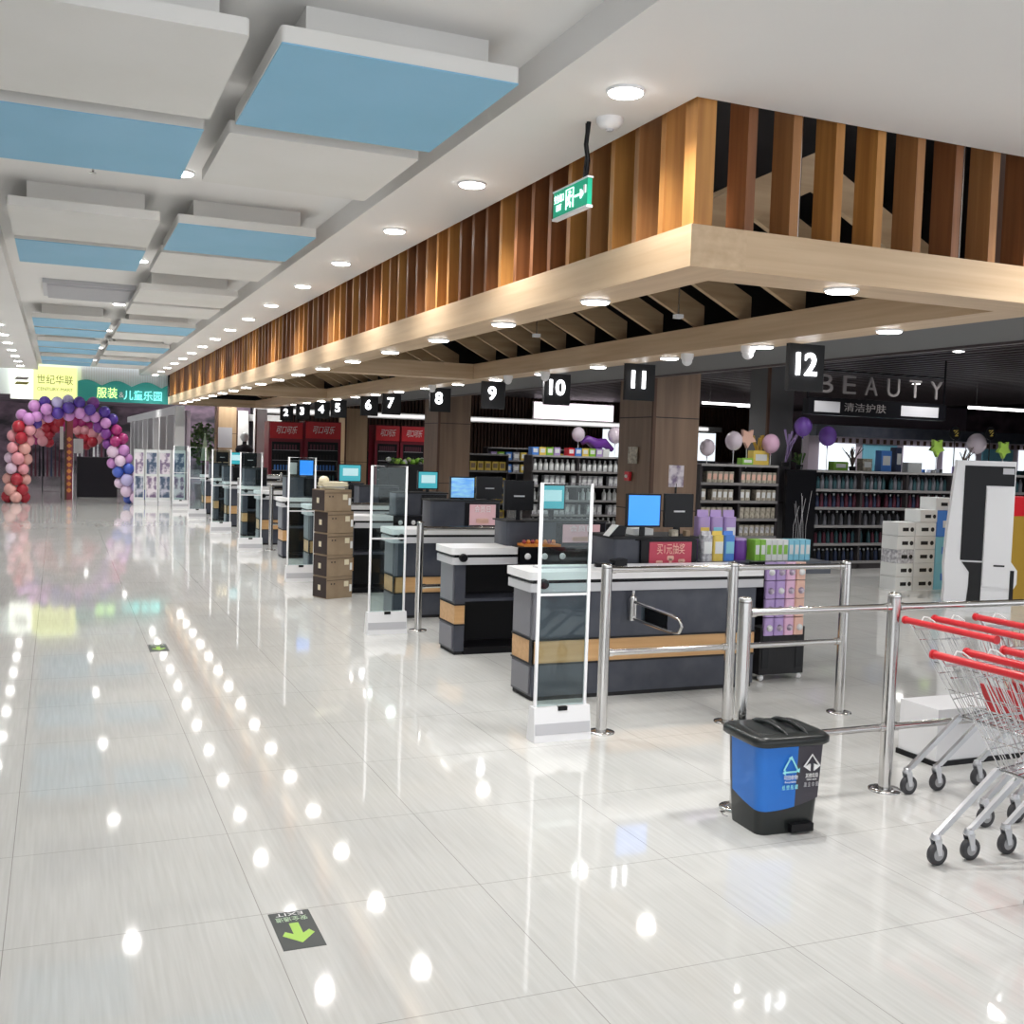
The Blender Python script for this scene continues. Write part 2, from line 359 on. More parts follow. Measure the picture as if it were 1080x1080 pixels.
for i in range(17):
    downlight(2.80, 5.48+i*1.36, 2.60, 'round light under the outer oak beam, %s from the corner' % ORD[i], 'canopy beam downlights')
for i in range(15):
    downlight(5.0, 5.56+i*1.37, 2.60, 'round light under the inner oak beam, %s from us' % ORD[i], 'inner beam downlights')
downlight(3.62, 4.38, 2.60, 'round light under the front oak beam above the lane railings', 'front beam downlight')

for i, (x, y) in enumerate([(8.2, 7.2), (10.6, 7.6), (8.0, 10.4), (9.9, 12.2), (12.4, 12.3), (14.6, 12), (11.5, 9.3), (9.0, 15.5), (8.6, 18.4), (10.4, 18.4), (12.6, 17), (8.6, 23.5), (11.5, 24), (14.5, 24), (10, 29), (14, 30), (17, 18)]):
    downlight(x, y, 3.42, 'small round light added in the dark store ceiling, %s from the front' % ORD[i], 'store ceiling added lights')  # grid added to brighten the store beyond its few small lights
for i, (x, y) in enumerate([(.5, 32), (2, 36), (-.5, 36), (1, 42), (1, 50), (4.6, 31), (6.2, 31)]):
    downlight(x, y, 3.3, 'added fill light inside the far passage, %s from us' % ORD[i], 'far passage fill lights')  # fill lights added because the passage comes out dark
# ------------------------------------------------------------------ timber canopy
cn = thing('timber_canopy', 'long timber canopy of upright slats over pale oak beams above the checkouts', 'canopy', (2.63, 4.22, 2.6))
def P(mb, name): o = mb.build(name, cn); return o
def lb(x0, x1, y0, y1, z0, z1, m): return MB().box(x0-2.63, x1-2.63, y0-4.22, y1-4.22, z0-2.6, z1-2.6, m)
YE = 29.2
P(lb(2.63, 2.93, 4.22, YE, 2.60, 2.79, 'oak_y'), 'outer_beam')
P(lb(2.93, 9.5, 4.22, 4.53, 2.60, 2.79, 'oak_x'), 'front_beam')
P(lb(4.81, 5.12, 4.53, YE, 2.60, 2.79, 'oak_y'), 'inner_beam')
for y in (12.7, 20.7): P(lb(2.93, 4.81, y, y+.3, 2.60, 2.79, 'oak_x'), 'cross_beam')
P(lb(2.93, 4.81, 28.9, 29.2, 2.60, 2.79, 'oak_x'), 'cross_beam')
# rafters: gable trusses across the canopy
def raf(y, xa=2.95, xb=4.95, z0=2.79, k=.5, th=.19):
    xm = (xa+xb)/2; zr = z0+(xm-xa)*k; o = (-2.63, -4.22, -2.6)
    for pts in ([(xa, z0-.02), (xm, zr-.02), (xm, zr+th), (xa, z0+th)], [(xm, zr-.02), (xb, z0-.02), (xb, z0+th), (xm, zr+th)]):
        P(MB().prism([(p[0]+o[0], p[1]+o[2]) for p in pts], 'y', y+o[1], y+.045+o[1], 'oak_r'), 'rafter')
for i in range(36):
    y = 5.05+i*.66
    if abs(y-12.8) < .25 or abs(y-20.8) < .25: continue
    raf(y)
# slats: along the hall then across the front
n = 0; sl_a = {}
pat = 'acacabbbabbbaacbbacabbbabaacbbcbaacbbbacabbcba'
rest = MB()
def slat(x0, x1, y0, y1, m):
    P(lb(x0, x1, y0, y1, 2.79, 3.62, m), 'slat')
slat(2.65, 2.75, 4.24, 4.34, 'slat_a')
ys = []; y = 4.52
while y < YE-.1: ys.append(y); y += .255
for i, y in enumerate(ys):
    m = 'slat_'+pat[i % len(pat)]
    if i < 88: slat(2.655, 2.85, y, y+.045, m)
    else: rest.box(.025, .22, y-4.22, y-4.22+.045, .19, 1.02, m)
rest.build('slat', cn)['kind'] = 'stuff'
for i in range(11):
    x = 2.93+i*.252
    slat(x, x+.05, 4.245, 4.40, 'slat_'+'bcaacbcbcabc'[i])
# dark backing behind the long slat screen, hangers
P(lb(2.90, 2.92, 4.60, YE, 2.79, 3.95, 'backslat'), 'backing_board')
hg = [(3.35, 4.40), (3.0, 4.4), (4.4, 4.4), (4.1, 9.2), (4.4, 7.2)]
for x, y in hg: P(MB().tube([(x-2.63, y-4.22, .19), (x-2.63, y-4.22, 1.3)], .006, 'steel', 6).box(x-2.66, x-2.60, y-4.25, y-4.19, .19, .22, 'wplast'), 'hanger_rod')

# ------------------------------------------------------------------ exit sign, detector, cameras
t = thing('exit_sign', 'green hanging exit sign with running man and arrow under the white soffit', 'exit sign', (2.375, 4.95, 2.945))
MB().box(-.012, .012, -.20, .19, 0, .13, 'green').build('panel', t)
MB().box(-.016, .016, -.205, .195, -.012, 0, 'wplast').box(-.016, .016, -.205, .195, .13, .138, 'wplast').build('frame', t)
def on_left(o, x, y, z): o.rotation_euler = (0, 0, -PI/2); o.location = (x, y, z); return o    # text facing -x
on_left(text_mesh('安全出口\nEXIT', .045, .001, 'glowgreen', 'lettering', t, .11), -.014, .12, .065)
q = MB(); X_ = -.014
q.tube([(X_, .035, .018), (X_, .035, .115), (X_, -.045, .115), (X_, -.045, .018)], .0028, 'glowgreen', 6)
q.ball((X_, -.008, .098), .008, 'glowgreen', 8)
for a_, b_, r_ in (((-.004, .088), (.004, .055), .006), ((.004, .055), (-.016, .042), .004), ((-.016, .042), (-.012, .022), .0035), ((.004, .055), (.016, .038), .004), ((.016, .038), (.028, .036), .0035), ((-.004, .084), (-.022, .072), .003), ((-.022, .072), (-.030, .08), .003), ((-.004, .084), (.014, .078), .003), ((.014, .078), (.018, .064), .003)):
    q.tube([(X_, a_[0], a_[1]), (X_, b_[0], b_[1])], r_, 'glowgreen', 6)
q.tube([(X_, -.065, .065), (X_, -.14, .065)], .005, 'glowgreen', 6).prism([(-.165, .065), (-.13, .088), (-.13, .042)], 'x', -.018, -.012, 'glowgreen'); q.build('pictogram', t)
q = MB(); q.tube([(0, -.15, .13), (0.004, -.16, .22), (-.004, -.15, .30), (0, -.165, .405)], .012, 'black', 8).tube([(0, -.13, .13), (.006, -.135, .25), (0, -.14, .405)], .006, 'black', 6).box(-.018, .018, -.185, -.165, .06, .10, 'wplast'); q.build('cable', t)
t = thing('smoke_detector', 'round white smoke detector on the soffit above the exit sign', 'smoke detector', (2.44, 4.69, ZS))
MB().lathe([(.065, 0), (.066, -.02), (.045, -.045), (.02, -.05)], 'wplast', n=24).build('housing', t)
MB().lathe([(.02, -.05), (.015, -.06)], 'greyplast', n=16).build('sensor', t)
t = thing('sprinkler_head', 'tiny metal sprinkler head in the raised ceiling before the second panel group', 'sprinkler', (.20, 7.6, ZC))
MB().lathe([(.03, 0), (.028, -.008), (.008, -.01), (.007, -.05), (.02, -.052), (.02, -.056)], 'steel', n=14).build('head', t)
for i, (px, py) in enumerate([(725, 379), (789, 371), (575, 398), (536, 402), (456, 412)]):
    p = at(px, py-6, 'z', 2.60); nm = ['beside the sign numbered eleven', 'between the signs numbered eleven and twelve', 'beside the sign numbered ten', 'between the signs numbered nine and ten', 'beside the sign numbered eight'][i]
    t = thing('dome_camera', 'white dome security camera under the oak beam %s' % nm, 'security camera', (5.14, p.y*5.14/p.x if False else p.y, 2.60))
    t.location = (min(p.x, 5.08), p.y, 2.6)
    MB().lathe([(.055, 0), (.055, -.03), (.05, -.05)], 'wplast', n=18).build('housing', t)
    MB().ball((0, 0, -.06), .045, 'wplast', 14).build('dome', t)

# ------------------------------------------------------------------ lane number boxes
NW = ['', '', 'two', 'three', 'four', 'five', 'six', 'seven', 'eight', 'nine', 'ten', 'eleven', 'twelve']
LN = [(12, 6.61), (11, 9.11), (10, 10.98), (9, 12.9), (8, 15.0), (7, 17.5), (6, 18.9), (5, 21.2), (4, 22.65), (3, 24.6), (2, 26.5)]
for num, y in LN:
    t = thing('lane_sign', 'black hanging lane box with the lit number %s' % NW[num], 'lane sign', (5.17, y, 2.25), group=None)
    MB().box(-.155, .165, 0, .045, 0, .35, 'blackm').build('box', t)
    d = text_mesh(str(num), .235, .006, 'digit', 'number', t, bold=.004); d.location = (-.02, -.006, .19)

# ------------------------------------------------------------------ columns
def column(x0, x1, y0, y1, z1, m, label, joints=(1.0, 2.2)):
    t = thing('column', label, 'column', ((x0+x1)/2, (y0+y1)/2, 0)); w, d = (x1-x0)/2, (y1-y0)/2
    MB().box(-w, w, -d, d, 0, z1, m).build('cladding', t)
    for z in joints: MB().box(-w-.003, w+.003, -d-.003, d+.003, z, z+.012, 'dark').build('joint_line', t)
    MB().box(-w-.012, -w+.03, -d-.012, -d+.03, 0, z1, 'backslat').build('corner_bead', t)
    return t
cA = column(7.0, 7.68, 11.95, 12.85, 3.3, 'colwood', 'dark wood clad column behind the lane sign 11')
cB = column(7.0, 7.68, 20.35, 21.25, 3.3, 'colwood', 'dark wood clad column behind the red-fronted coolers on the right, farther back')
p = at(229, 470, 'y', 31.5); p2 = at(249, 470, 'y', 31.5)
column(p.x, p2.x, 31.5, 32.1, 2.75, 'colwood_l', 'pale wood clad column at the far end of the checkouts', (1.9,))
p = at(364, 470, 'y', 30.5); p2 = at(387, 470, 'y', 30.5)
column(p.x, p2.x, 30.5, 31.3, 2.75, 'colwood_l', 'pale wood clad pillar between the two pairs of red coolers', (1.2,))
column(10.55, 11.05, 14.4, 14.9, 3.3, 'greybulk', 'dark grey pillar behind the lane sign 12', (1.0,))
t = thing('fire_alarm', 'small red fire alarm on the side of the column near lane 11', 'alarm', (6.985, 12.5, 1.43))
MB().box(-.04, .0, -.06, .06, -.06, .06, 'red').build('box', t); MB().ball((-.045, 0, 0), .025, 'whitep').build('button', t)
t = thing('wall_notice', 'small brownish notice on the column above the red fire alarm', 'notice', (6.985, 12.42, 1.60))
MB().box(-.01, 0, -.12, .12, 0, .22, 'beige').build('sheet', t)
t = thing('notice_stand', 'pinkish white price notice standing before the wood column near lane 11', 'notice', (6.2, 10.2, 0))
MB().tube([(0, 0, 0), (0, 0, 1.42)], .012, 'blackm').lathe([(.15, 0), (.15, .015)], 'blackm').build('pole', t)
MB().box(-.09, .09, -.01, .01, 1.38, 1.62, 'poster').build('board', t)
c_ = at(713, 507, 'y', 10.2); t.location.x = c_.x

# ------------------------------------------------------------------ security gates
GATES = [5.78, 9.52, 13.34, 17.17, 20.48, 24.2, 27.68]
def make_gate():
    t = thing('security_gate', '', 'security gate')
    f = MB(); W = .355
    f.tube([(.012, 0, .15), (.012, 0, 1.55), (W-.012, 0, 1.55), (W-.012, 0, .15)], .012, 'wplast', 8)
    f.box(.012, W-.012, -.008, .008, .875, .89, 'wplast'); f.build('frame', t)
    MB().box(.02, W-.02, -.004, .004, .17, 1.54, 'glass').build('clear_panel', t)
    MB().hexa([(-.012, -.06, 0), (W+.012, -.06, 0), (W+.012, .06, 0), (-.012, .06, 0), (-.008, -.035, .205), (W+.008, -.035, .205), (W+.008, .035, .205), (-.008, .035, .205)], 'wplast').build('base', t)
    MB().hexa([(-.005, -.0575, .045), (W+.005, -.0575, .045), (W+.005, -.05, .045), (-.005, -.05, .045), (-.005, -.0495, .11), (W+.005, -.0495, .11), (W+.005, -.03, .11), (-.005, -.03, .11)], 'greyplast').build('base_band', t)
    MB().box(W/2-.03, W/2+.03, -.045, -.02, .183, .207, 'black').build('indicator', t)
    return t
g0 = make_gate()
for i, y in enumerate(GATES):
    lab = 'tall clear security gate with white frame, %s from us along the checkouts' % ORD[i]
    if i == 0: g0.location = (2.635, y, 0); g0['label'] = lab
    else: dup(g0, (2.635, y, 0), lab)
    
# ------------------------------------------------------------------ bollards and rails
def post(mb, x, y, h, r=.034):
    mb.lathe([(r, 0), (r, h-.03)], 'steel', (x, y, 0), 20); mb.lathe([(r, h-.026), (r+.001, h-.012), (r-.006, h-.004), (.01, h)], 'steel', (x, y, 0), 20)
def rail(name, label, loc, posts, rails, parts=None):
    t = thing(name, label, 'railing', loc)
    for x, y, h in posts:
        m = MB(); post(m, x, y, h); m.build('post', t)
        MB().lathe([(.085, 0), (.085, .008), (.045, .012)], 'steel', (x, y, 0), 22).build('floor_flange', t)
    for a, b_, z in rails:
        m = MB(); m.tube([(a[0], a[1], z), (b_[0], b_[1], z)], .019, 'steel', 12)
        d = Vector((b_[0]-a[0], b_[1]-a[1], 0)).normalized()
        for e, s_ in ((a, 1), (b_, -1)): m.tube([(e[0]+d.x*s_*.03, e[1]+d.y*s_*.03, z), (e[0]+d.x*s_*.06, e[1]+d.y*s_*.06, z)], .024, 'steel', 12)
        m.build('rail', t)
    return t
rail('railing', 'three-post steel railing along the front of the nearest checkout counter', (3.13, 5.835, 0),
     [(0, 0, 1.06), (.93, 0, 1.06), (1.85, 0, 1.06)], [((0, 0), (.93, 0), 1.02), ((.93, 0), (1.85, 0), 1.02), ((0, 0), (.93, 0), .50), ((.93, 0), (1.85, 0), .50)])
rail('railing', 'steel railing beside the pedal bin, ending behind the red-handled trolleys', (3.12, 4.37, 0),
     [(0, 0, 1.06), (.94, 0, 1.06), (2.6, 0, 1.06)], [((0, 0), (.94, 0), .98), ((.94, 0), (2.6, 0), .98), ((0, 0), (.94, 0), .34), ((.94, 0), (2.6, 0), .34)])
for i, y in enumerate(GATES[1:6]):
    rail('railing', 'steel post and rail beside the %s security gate' % ORD[i+1], (3.15, y+.08, 0), [(0, 0, 1.04), (1.5, 0, 1.04)], [((0, 0), (1.5, 0), .97), ((0, 0), (1.5, 0), .42)])
t = thing('swing_gate_arm', 'small clear swing gate arm fixed to the front of the nearest counter', 'gate', (3.80, 6.695, -.035))
MB().rbox(-.035, .02, -.06, -.001, .585, .74, .02, 'steel').lathe([(.03, .74), (.03, .755), (.012, .765), (.012, .80)], 'steel', (-.01, -.04, 0), 14).build('pivot', t)
arm = [(-.01, -.05, .72), (-.0, -.55, .70), (-.0, -.65, .685), (-.0, -.68, .645), (-.0, -.65, .60), (-.0, -.55, .585), (-.01, -.05, .60)]
MB().tube(arm, .011, 'steel', 10).build('arm', t)
MB().hexa([(-.004, -.16, .605), (-.010, -.16, .605), (-.006, -.50, .595), (.0, -.50, .595), (-.004, -.16, .715), (-.010, -.16, .715), (-.006, -.50, .70), (.0, -.50, .70)], 'glass').build('clear_panel', t)

# ------------------------------------------------------------------ checkout counters
def body_tiers(mb, x0, x1, y0, y1, front=True):
    for z0, z1, m in ((.03, .25, 'char'), (.262, .42, 'woodband'), (.432, .775, 'char')):
        mb.box(x0, x1, y0, y1, z0, z1, m)
    for z in (.25, .42): mb.box(x0-.006, x1+.006, y0-.008, y1+.008, z, z+.012, 'blackm')
    mb.box(x0+.01, x1-.01, y0+.01, y1-.01, 0, .03, 'blackm')
def belt(t, L, D=.40):
    f = MB().rbox(-.04, L, -.03, D, .765, .825, .03, 'greyplast'); f.box(-.02, L-.01, -.02, D-.02, .82, .852, 'black'); f.build('belt_frame', t)
    MB().rbox(-.05, L, -.035, D+.01, .85, .905, .04, 'belt').build('belt', t)
    MB().lathe([(.03, -.005), (.036, .01), (.036, .04), (.03, .05)], 'black', (.05, -.062, .825), 16, 'y').build('roller_cap', t)
def counterA(name='checkout_counter'):
    t = thing(name, '', 'checkout counter')
    b = MB(); body_tiers(b, 0, 1.84, 0, .36); b.box(-.007, .012, .0, .045, .262, .42, 'blackm').box(-.003, .03, -.004, .03, .432, .775, 'charg'); b.build('body', t)
    MB().box(-.012, .0, .03, .33, .45, .76, 'charg').build('end_panel', t)['label'] = 'lighter grey upper end panel'; MB().box(-.012, .0, .03, .33, .05, .235, 'charg').build('end_panel', t)['label'] = 'lighter grey lower end panel'
    belt(t, 1.9)
    return t
def counterB():
    t = thing('checkout_counter', '', 'checkout counter')
    b = MB(); body_tiers(b, 0, .09, 0, .37); b.build('end_panel', t)
    MB().box(-.012, .0, .03, .34, .45, .76, 'charg').build('side_panel', t)['label'] = 'lighter grey upper side panel'; MB().box(-.012, .0, .03, .34, .05, .235, 'charg').build('side_panel', t)['label'] = 'lighter grey lower side panel'
    s = MB().box(.09, 1.5, .33, .37, .03, .775, 'blackm').box(.09, 1.5, 0, .36, 0, .06, 'black').box(.09, 1.5, 0, .33, .45, .475, 'char').box(1.46, 1.5, 0, .36, .03, .775, 'blackm').box(.09, 1.5, 0, .36, .76, .775, 'blackm')
    s.build('open_shelving', t)
    belt(t, .56)
    k = MB().box(.57, 1.32, -.03, .40, .77, .91, 'black'); k.build('control_box', t)
    for x in (.64, .80, .97): MB().lathe([(.028, 0), (.026, -.012), (.01, -.014)], 'wplast', (x, -.03, .83), 14, 'y').build('round_socket', t)
    MB().box(1.5, 1.84, .05, .36, 0, .74, 'char').build('side_cabinet', t)
    return t
YA = [6.70, 10.30, 14.25, 18.1, 21.9, 25.6]; YB = [8.385, 12.19, 16.0, 19.8, 23.6]
a0 = counterA(); b0 = counterB()
for i, y in enumerate(YA):
    lab = 'long charcoal checkout counter with wood band and white belt, %s of its kind from us' % ORD[i]
    if i == 0: a0.location = (3.035, y, 0); a0['label'] = lab
    else: dup(a0, (3.12, y, 0), lab)
for i, y in enumerate(YB):
    lab = 'checkout counter with open black shelves under a white belt, %s of its kind from us' % ORD[i]
    if i == 0: b0.location = (3.07, y, 0); b0['label'] = lab
    else: dup(b0, (3.10, y, 0), lab)

# ------------------------------------------------------------------ cashier stations, screens
def make_station():
    """till desk with a framed red advertisement screen on its front"""
    t = thing('till_cabinet', '', 'till cabinet')
    MB().rbox(0, .74, 0, .42, .0, 1.08, .03, 'char').build('body', t)
    MB().box(-.01, .75, -.01, .43, 1.08, 1.10, 'blackm').build('top', t)
    MB().box(.22, .72, -.03, 0, .82, 1.075, 'black').build('screen_frame', t)
    MB().box(.29, .67, -.035, -.03, .84, 1.06, 'redscr').build('screen', t)
    return t
def make_monitor(m, w=.36, h=.24):
    t = thing('monitor', '', 'monitor')
    MB().rbox(-w/2, w/2, -.012, .02, .10, .10+h, .006, 'black', ax='y').build('casing', t)
    if m: MB().box(-w/2+.012, w/2-.012, -.014, -.012, .115, .10+h-.012, m).build('screen', t)
    else: MB().box(-.05, .05, -.017, -.012, .10+h*.45, .10+h*.5, 'greyplast').build('rear_plate', t)
    MB().box(-.02, .02, 0, .02, .01, .14, 'black').lathe([(.09, 0), (.09, .01)], 'black', (0, .01, 0), 16).build('stand', t)
    return t
PROTO = {}
def screen(px0, px1, py0, py1, y, m, label, z0=None):
    a = at(px0, py1, 'y', y); b_ = at(px1, py0, 'y', y); w = b_.x-a.x; h = b_.z-a.z
    t = make_monitor(m, w, h); t.location = ((a.x+b_.x)/2, y, a.z-.10); t['label'] = label
    if m == 'cyanscr': MB().box(-w*.32, w*.36, -.0155, -.0142, .10+h*.35, .10+h*.78, 'paleblue').build('window', t)
    return t
st0 = make_station(); st0.location = (3.93, 7.22, 0); st0['label'] = 'dark till cabinet with red advertisement screen behind the nearest counter'
tx = text_mesh('买1元抽奖', .09, .001, 'peach', 'lettering', st0, .25); tx.location = (.48, -.037, 1.0)
q = MB()
for x, s_ in ((.38, .8), (.48, 1.2), (.58, .9)): q.box(x-.012, x+.012, -.037, -.036, .845, .845+.07*s_, 'peach').rbox(x-.03, x+.03, -.037, -.036, .845+.06*s_, .845+.09*s_, .01, 'peach', ax='y')
q.build('picture', st0)
screen(660, 697, 521, 556, 7.25, 'bluescr', 'monitor with plain bright blue screen on the nearest till cabinet')
o = screen(700, 731, 521, 556, 7.32, None, 'black back of the monitor beside the bright blue one on the nearest till')
def make_till(scr):
    t = thing('till_cabinet', '', 'till cabinet')
    MB().rbox(0, .74, 0, .30, 0, .26, .02, 'char').build('body', t)
    MB().box(-.01, .75, -.01, .31, .26, .275, 'blackm').build('top', t)
    MB().box(.36, .72, -.02, 0, .02, .25, 'black').build('screen_frame', t)
    MB().box(.40, .68, -.025, -.02, .035, .235, scr).build('screen', t)
    if scr == 'pinkscr':
        q = text_mesh('会员日', .07, .001, 'tile_w', 'lettering', t, .17); q.location = (.54, -.027, .185)
        MB().rbox(.47, .61, -.027, -.025, .05, .10, .02, 'peach', ax='y').build('picture', t)
    return t
tillp, tilld = make_till('pinkscr'), make_till('black'); first = {'p': tillp, 'd': tilld}; seen = set()
def station(px0, px1, pyt, y, kind, label):
    a = at(px0, pyt, 'y', y); b_ = at(px1, pyt, 'y', y); pos = (a.x, y, .906)
    if kind in seen: t = dup(first[kind], pos, label)
    else: seen.add(kind); t = first[kind]; t.location = pos; t['label'] = label
    t.scale = ((b_.x-a.x)/.74, 1, max(a.z-.906, .12)/.275)
station(535, 640, 549, 8.52, 'p', 'dark till cabinet on the second counter, seen through the nearest gate')
screen(531, 563, 507, 538, 8.58, None, 'black back of a monitor left of the nearest security gate')
screen(568, 596, 511, 538, 8.66, 'cyanscr', 'cyan monitor seen through the nearest security gate')
station(455, 528, 527, 10.36, 'p', 'till cabinet with pinkish advertisement screen on the third counter')
screen(474, 501, 503, 526, 10.48, 'wave', 'monitor with a blue wave picture on the third till')
screen(502, 530, 503, 526, 10.52, None, 'black back of the monitor beside the blue wave picture')
station(418, 472, 519, 12.27, 'd', 'till cabinet under the cyan monitor left of the blue wave picture')
screen(440, 462, 497, 516, 12.38, 'cyanscr', 'cyan monitor just left of the blue wave picture')
station(379, 421, 512, 14.33, 'd', 'till cabinet seen through the second security gate')
station(352, 384, 509, 16.1, 'd', 'till cabinet above the stack of cardboard cartons')
screen(357, 381, 490, 508, 16.2, 'cyanscr', 'cyan monitor above the stack of cardboard cartons')
station(302, 340, 502, 16.1, 'd', 'till cabinet seen through the third security gate')
screen(315, 331, 485, 502, 16.2, 'bluescr', 'blue monitor seen through the third security gate')
screen(303, 314, 487, 501, 16.25, 'whitep', 'white notice screen beside the blue monitor in the third gate')
station(258, 282, 493, 19.88, 'd', 'till cabinet seen through the fourth security gate')
screen(257, 271, 478, 492, 19.98, None, 'dark monitor back inside the fourth security gate')
station(236, 256, 491, 21.98, 'd', 'till cabinet between the fourth and fifth gates')
screen(242, 255, 477, 490, 22.05, 'cyanscr', 'cyan monitor between the fourth and fifth gates')
station(222, 241, 488, 23.7, 'd', 'till cabinet seen through the fifth security gate')
screen(228, 241, 477, 487, 23.8, None, 'dark monitor back inside the fifth security gate')

# counter clutter
def boxthing(name, label, cat, c, w, d, h, m, detail=None, rz=0, group=None):
    t = thing(name, label, cat, c, rz, group); MB().rbox(-w/2, w/2, -d/2, d/2, 0, h, min(w, d)*.08, m).build('body', t)
    if detail: MB().box(-w*.35, w*.35, -d/2-.002, -d/2, h*.3, h*.75, detail).build('print', t)
    return t
t = thing('candy_tray', 'orange tray of sweets on the second counter beside the till', 'tray', (3.85, 8.44, .912))
MB().box(-.17, .17, -.09, .09, 0, .02, 'orangep').build('tray', t)
for i in range(8): MB().ball((-.14+i*.04, 0, .035), .02, 'orangep' if i % 2 else 'maroon', 8).build('sweet', t)
t = thing('barcode_scanner', 'black barcode scanner lying on the nearest belt beside the till', 'scanner', (3.72, 6.93, .905))
MB().rbox(-.10, .06, -.03, .03, .0, .03, .012, 'black').build('handle', t); MB().hexa([(.04, -.045, .0), (.14, -.045, .01), (.14, .045, .01), (.04, .045, .0), (.04, -.045, .05), (.14, -.045, .06), (.14, .045, .06), (.04, .045, .05)], 'black').build('head', t)
t = thing('card_reader', 'black and white tilted card reader left of the blue monitor', 'card reader', (4.0, 7.30, 1.10))
MB().hexa([(-.10, -.05, 0), (.03, -.05, 0), (.03, .05, 0), (-.10, .05, 0), (-.02, -.05, .08), (.05, -.05, .08), (.05, .05, .08), (-.02, .05, .08)], 'black').build('body', t)
MB().hexa([(-.108, -.045, .0), (-.10, -.045, .0), (-.10, .045, .0), (-.108, .045, .0), (-.03, -.045, .088), (-.02, -.045, .082), (-.02, .045, .082), (-.03, .045, .088)], 'whitep').build('face', t)
t = thing('flat_tray', 'shallow pale tray lying on the white belt at the left end of the nearest counter', 'tray', (3.34, 6.93, .905))
MB().rbox(-.20, .20, -.06, .06, 0, .012, .02, 'greyplast').rbox(-.19, .19, -.05, .05, .012, .016, .02, 'whitep').build('tray', t)
boxthing('paper_stack', 'white paper stack on the nearest till cabinet left of the blue screen', 'paper', (4.26, 7.42, 1.10), .18, .14, .05, 'whitep')
boxthing('small_box', 'small tan box under the black monitor on the nearest till', 'box', (4.48, 7.27, 1.10), .06, .05, .05, 'beige'); boxthing('small_box', 'smaller tan box at the right edge of the nearest till', 'box', (4.60, 7.27, 1.10), .04, .05, .045, 'card')
# front bench right of the till with packs
t = thing('goods_table', 'low black display table right of the nearest till', 'table', (5.15, 7.35, 0))
MB().box(-.45, .75, -.25, .30, .80, .90, 'char').build('tabletop', t)
for x in (-.42, .05):
    for y in (-.22, .24): MB().box(x, x+.04, y, y+.04, 0, .80, 'blackm').build('leg', t)
def pack(name, label, cat, loc, w, d, h, m1, m2, group=None):
    t = thing(name, label, cat, loc, 0, group)
    MB().rbox(-w/2, w/2, -d/2, d/2, 0, h*.86, min(w, d)*.25, m1).build('bag', t)
    MB().hexa([(-w/2*.9, -d*.1, h*.84), (w/2*.9, -d*.1, h*.84), (w/2*.9, d*.1, h*.84), (-w/2*.9, d*.1, h*.84), (-w/2*.9, -.004, h), (w/2*.9, -.004, h), (w/2*.9, .004, h), (-w/2*.9, .004, h)], m1).build('crimped_top', t)
    MB().box(-w*.36, w*.36, -d/2-.003, -d/2+.002, h*.25, h*.65, m2).build('front_print', t)
    return t
for i in range(3):
    pack('snack_bag', 'bag at the %s of the lavender pack row right of the nearest till' % ['left', 'middle', 'right'][i], 'snack bag', (4.84+i*.125, 7.42, .90), .115, .09, .40, 'lav', ['yellowp', 'cyanp', 'whitep'][i])
for i in range(3):
    pack('snack_bag', 'small %s bag standing in front of the lavender packs' % ['black and white', 'yellow and white', 'blue'][i], 'snack bag', (4.78+i*.105, 7.27, .90), .10, .08, .24, ['greyp', 'yellowp', 'bluep'][i], ['whitep', 'whitep', 'cyanp'][i])
t = thing('drum', 'round purple tub standing between the snack bags and green boxes', 'tub', (5.14, 7.34, .90)); MB().lathe([(.07, 0), (.075, .1), (.07, .16)], 'purple').build('tub', t); MB().lathe([(.073, .16), (.07, .175)], 'lav').build('lid', t)
for i in range(10):
    mm = (['greenp']*2+['whitep']*4+['cyanp']*4)[i]; cn_ = {'greenp': 'lime green', 'whitep': 'pale white-green', 'cyanp': 'sky blue'}[mm]
    boxthing('tissue_box', '%s packet in the row of packets on the black display table' % cn_, 'box', (5.25+i*.056, 7.28, .90), .05, .12, .17, mm, 'whitep' if mm != 'whitep' else 'greenp', group='%s packets on the display table' % cn_)

# snack stand at the end of the nearest counter
t = thing('display_stand', 'black wire stand hung with purple and pink packs at the end of the nearest counter', 'display stand', (5.24, 6.86, 0))
MB().box(-.21, .21, -.03, .16, .05, .42, 'blackm').box(-.21, .21, .12, .16, .42, .92, 'black').build('body', t)
for x in (-.18, .18): MB().ball((x, -.01, .025), .025, 'wplast', 10).build('caster', t)
for x in (-.19, .13): MB().box(x, x+.06, -.035, -.03, .10, .40, 'black').build('slot_plate', t)
k = 0
for r_ in range(4):
    for c in range(4):
        mm = ['lav', 'lav', 'pinkb', 'peach'][c]; z = .36+r_*.145
        nm = {'lav': 'lavender', 'pinkb': 'pink', 'peach': 'peach'}[mm]
        s_ = thing('hanging_pack', '%s pack hung in the %s row of the black wire stand' % (nm, ['lowest', 'second', 'third', 'top'][r_]), 'pack', (5.095+c*.095, 6.83, z), group='%s packs in row %s of the wire stand' % (nm, ['one', 'two', 'three', 'four'][r_]))
        MB().rbox(-.044, .044, -.02, .02, 0, .138, .015, mm).build('pouch', s_); MB().ball((0, -.022, .06), .026, 'poster' if (r_+c) % 3 else 'whitep', 8).build('print', s_)

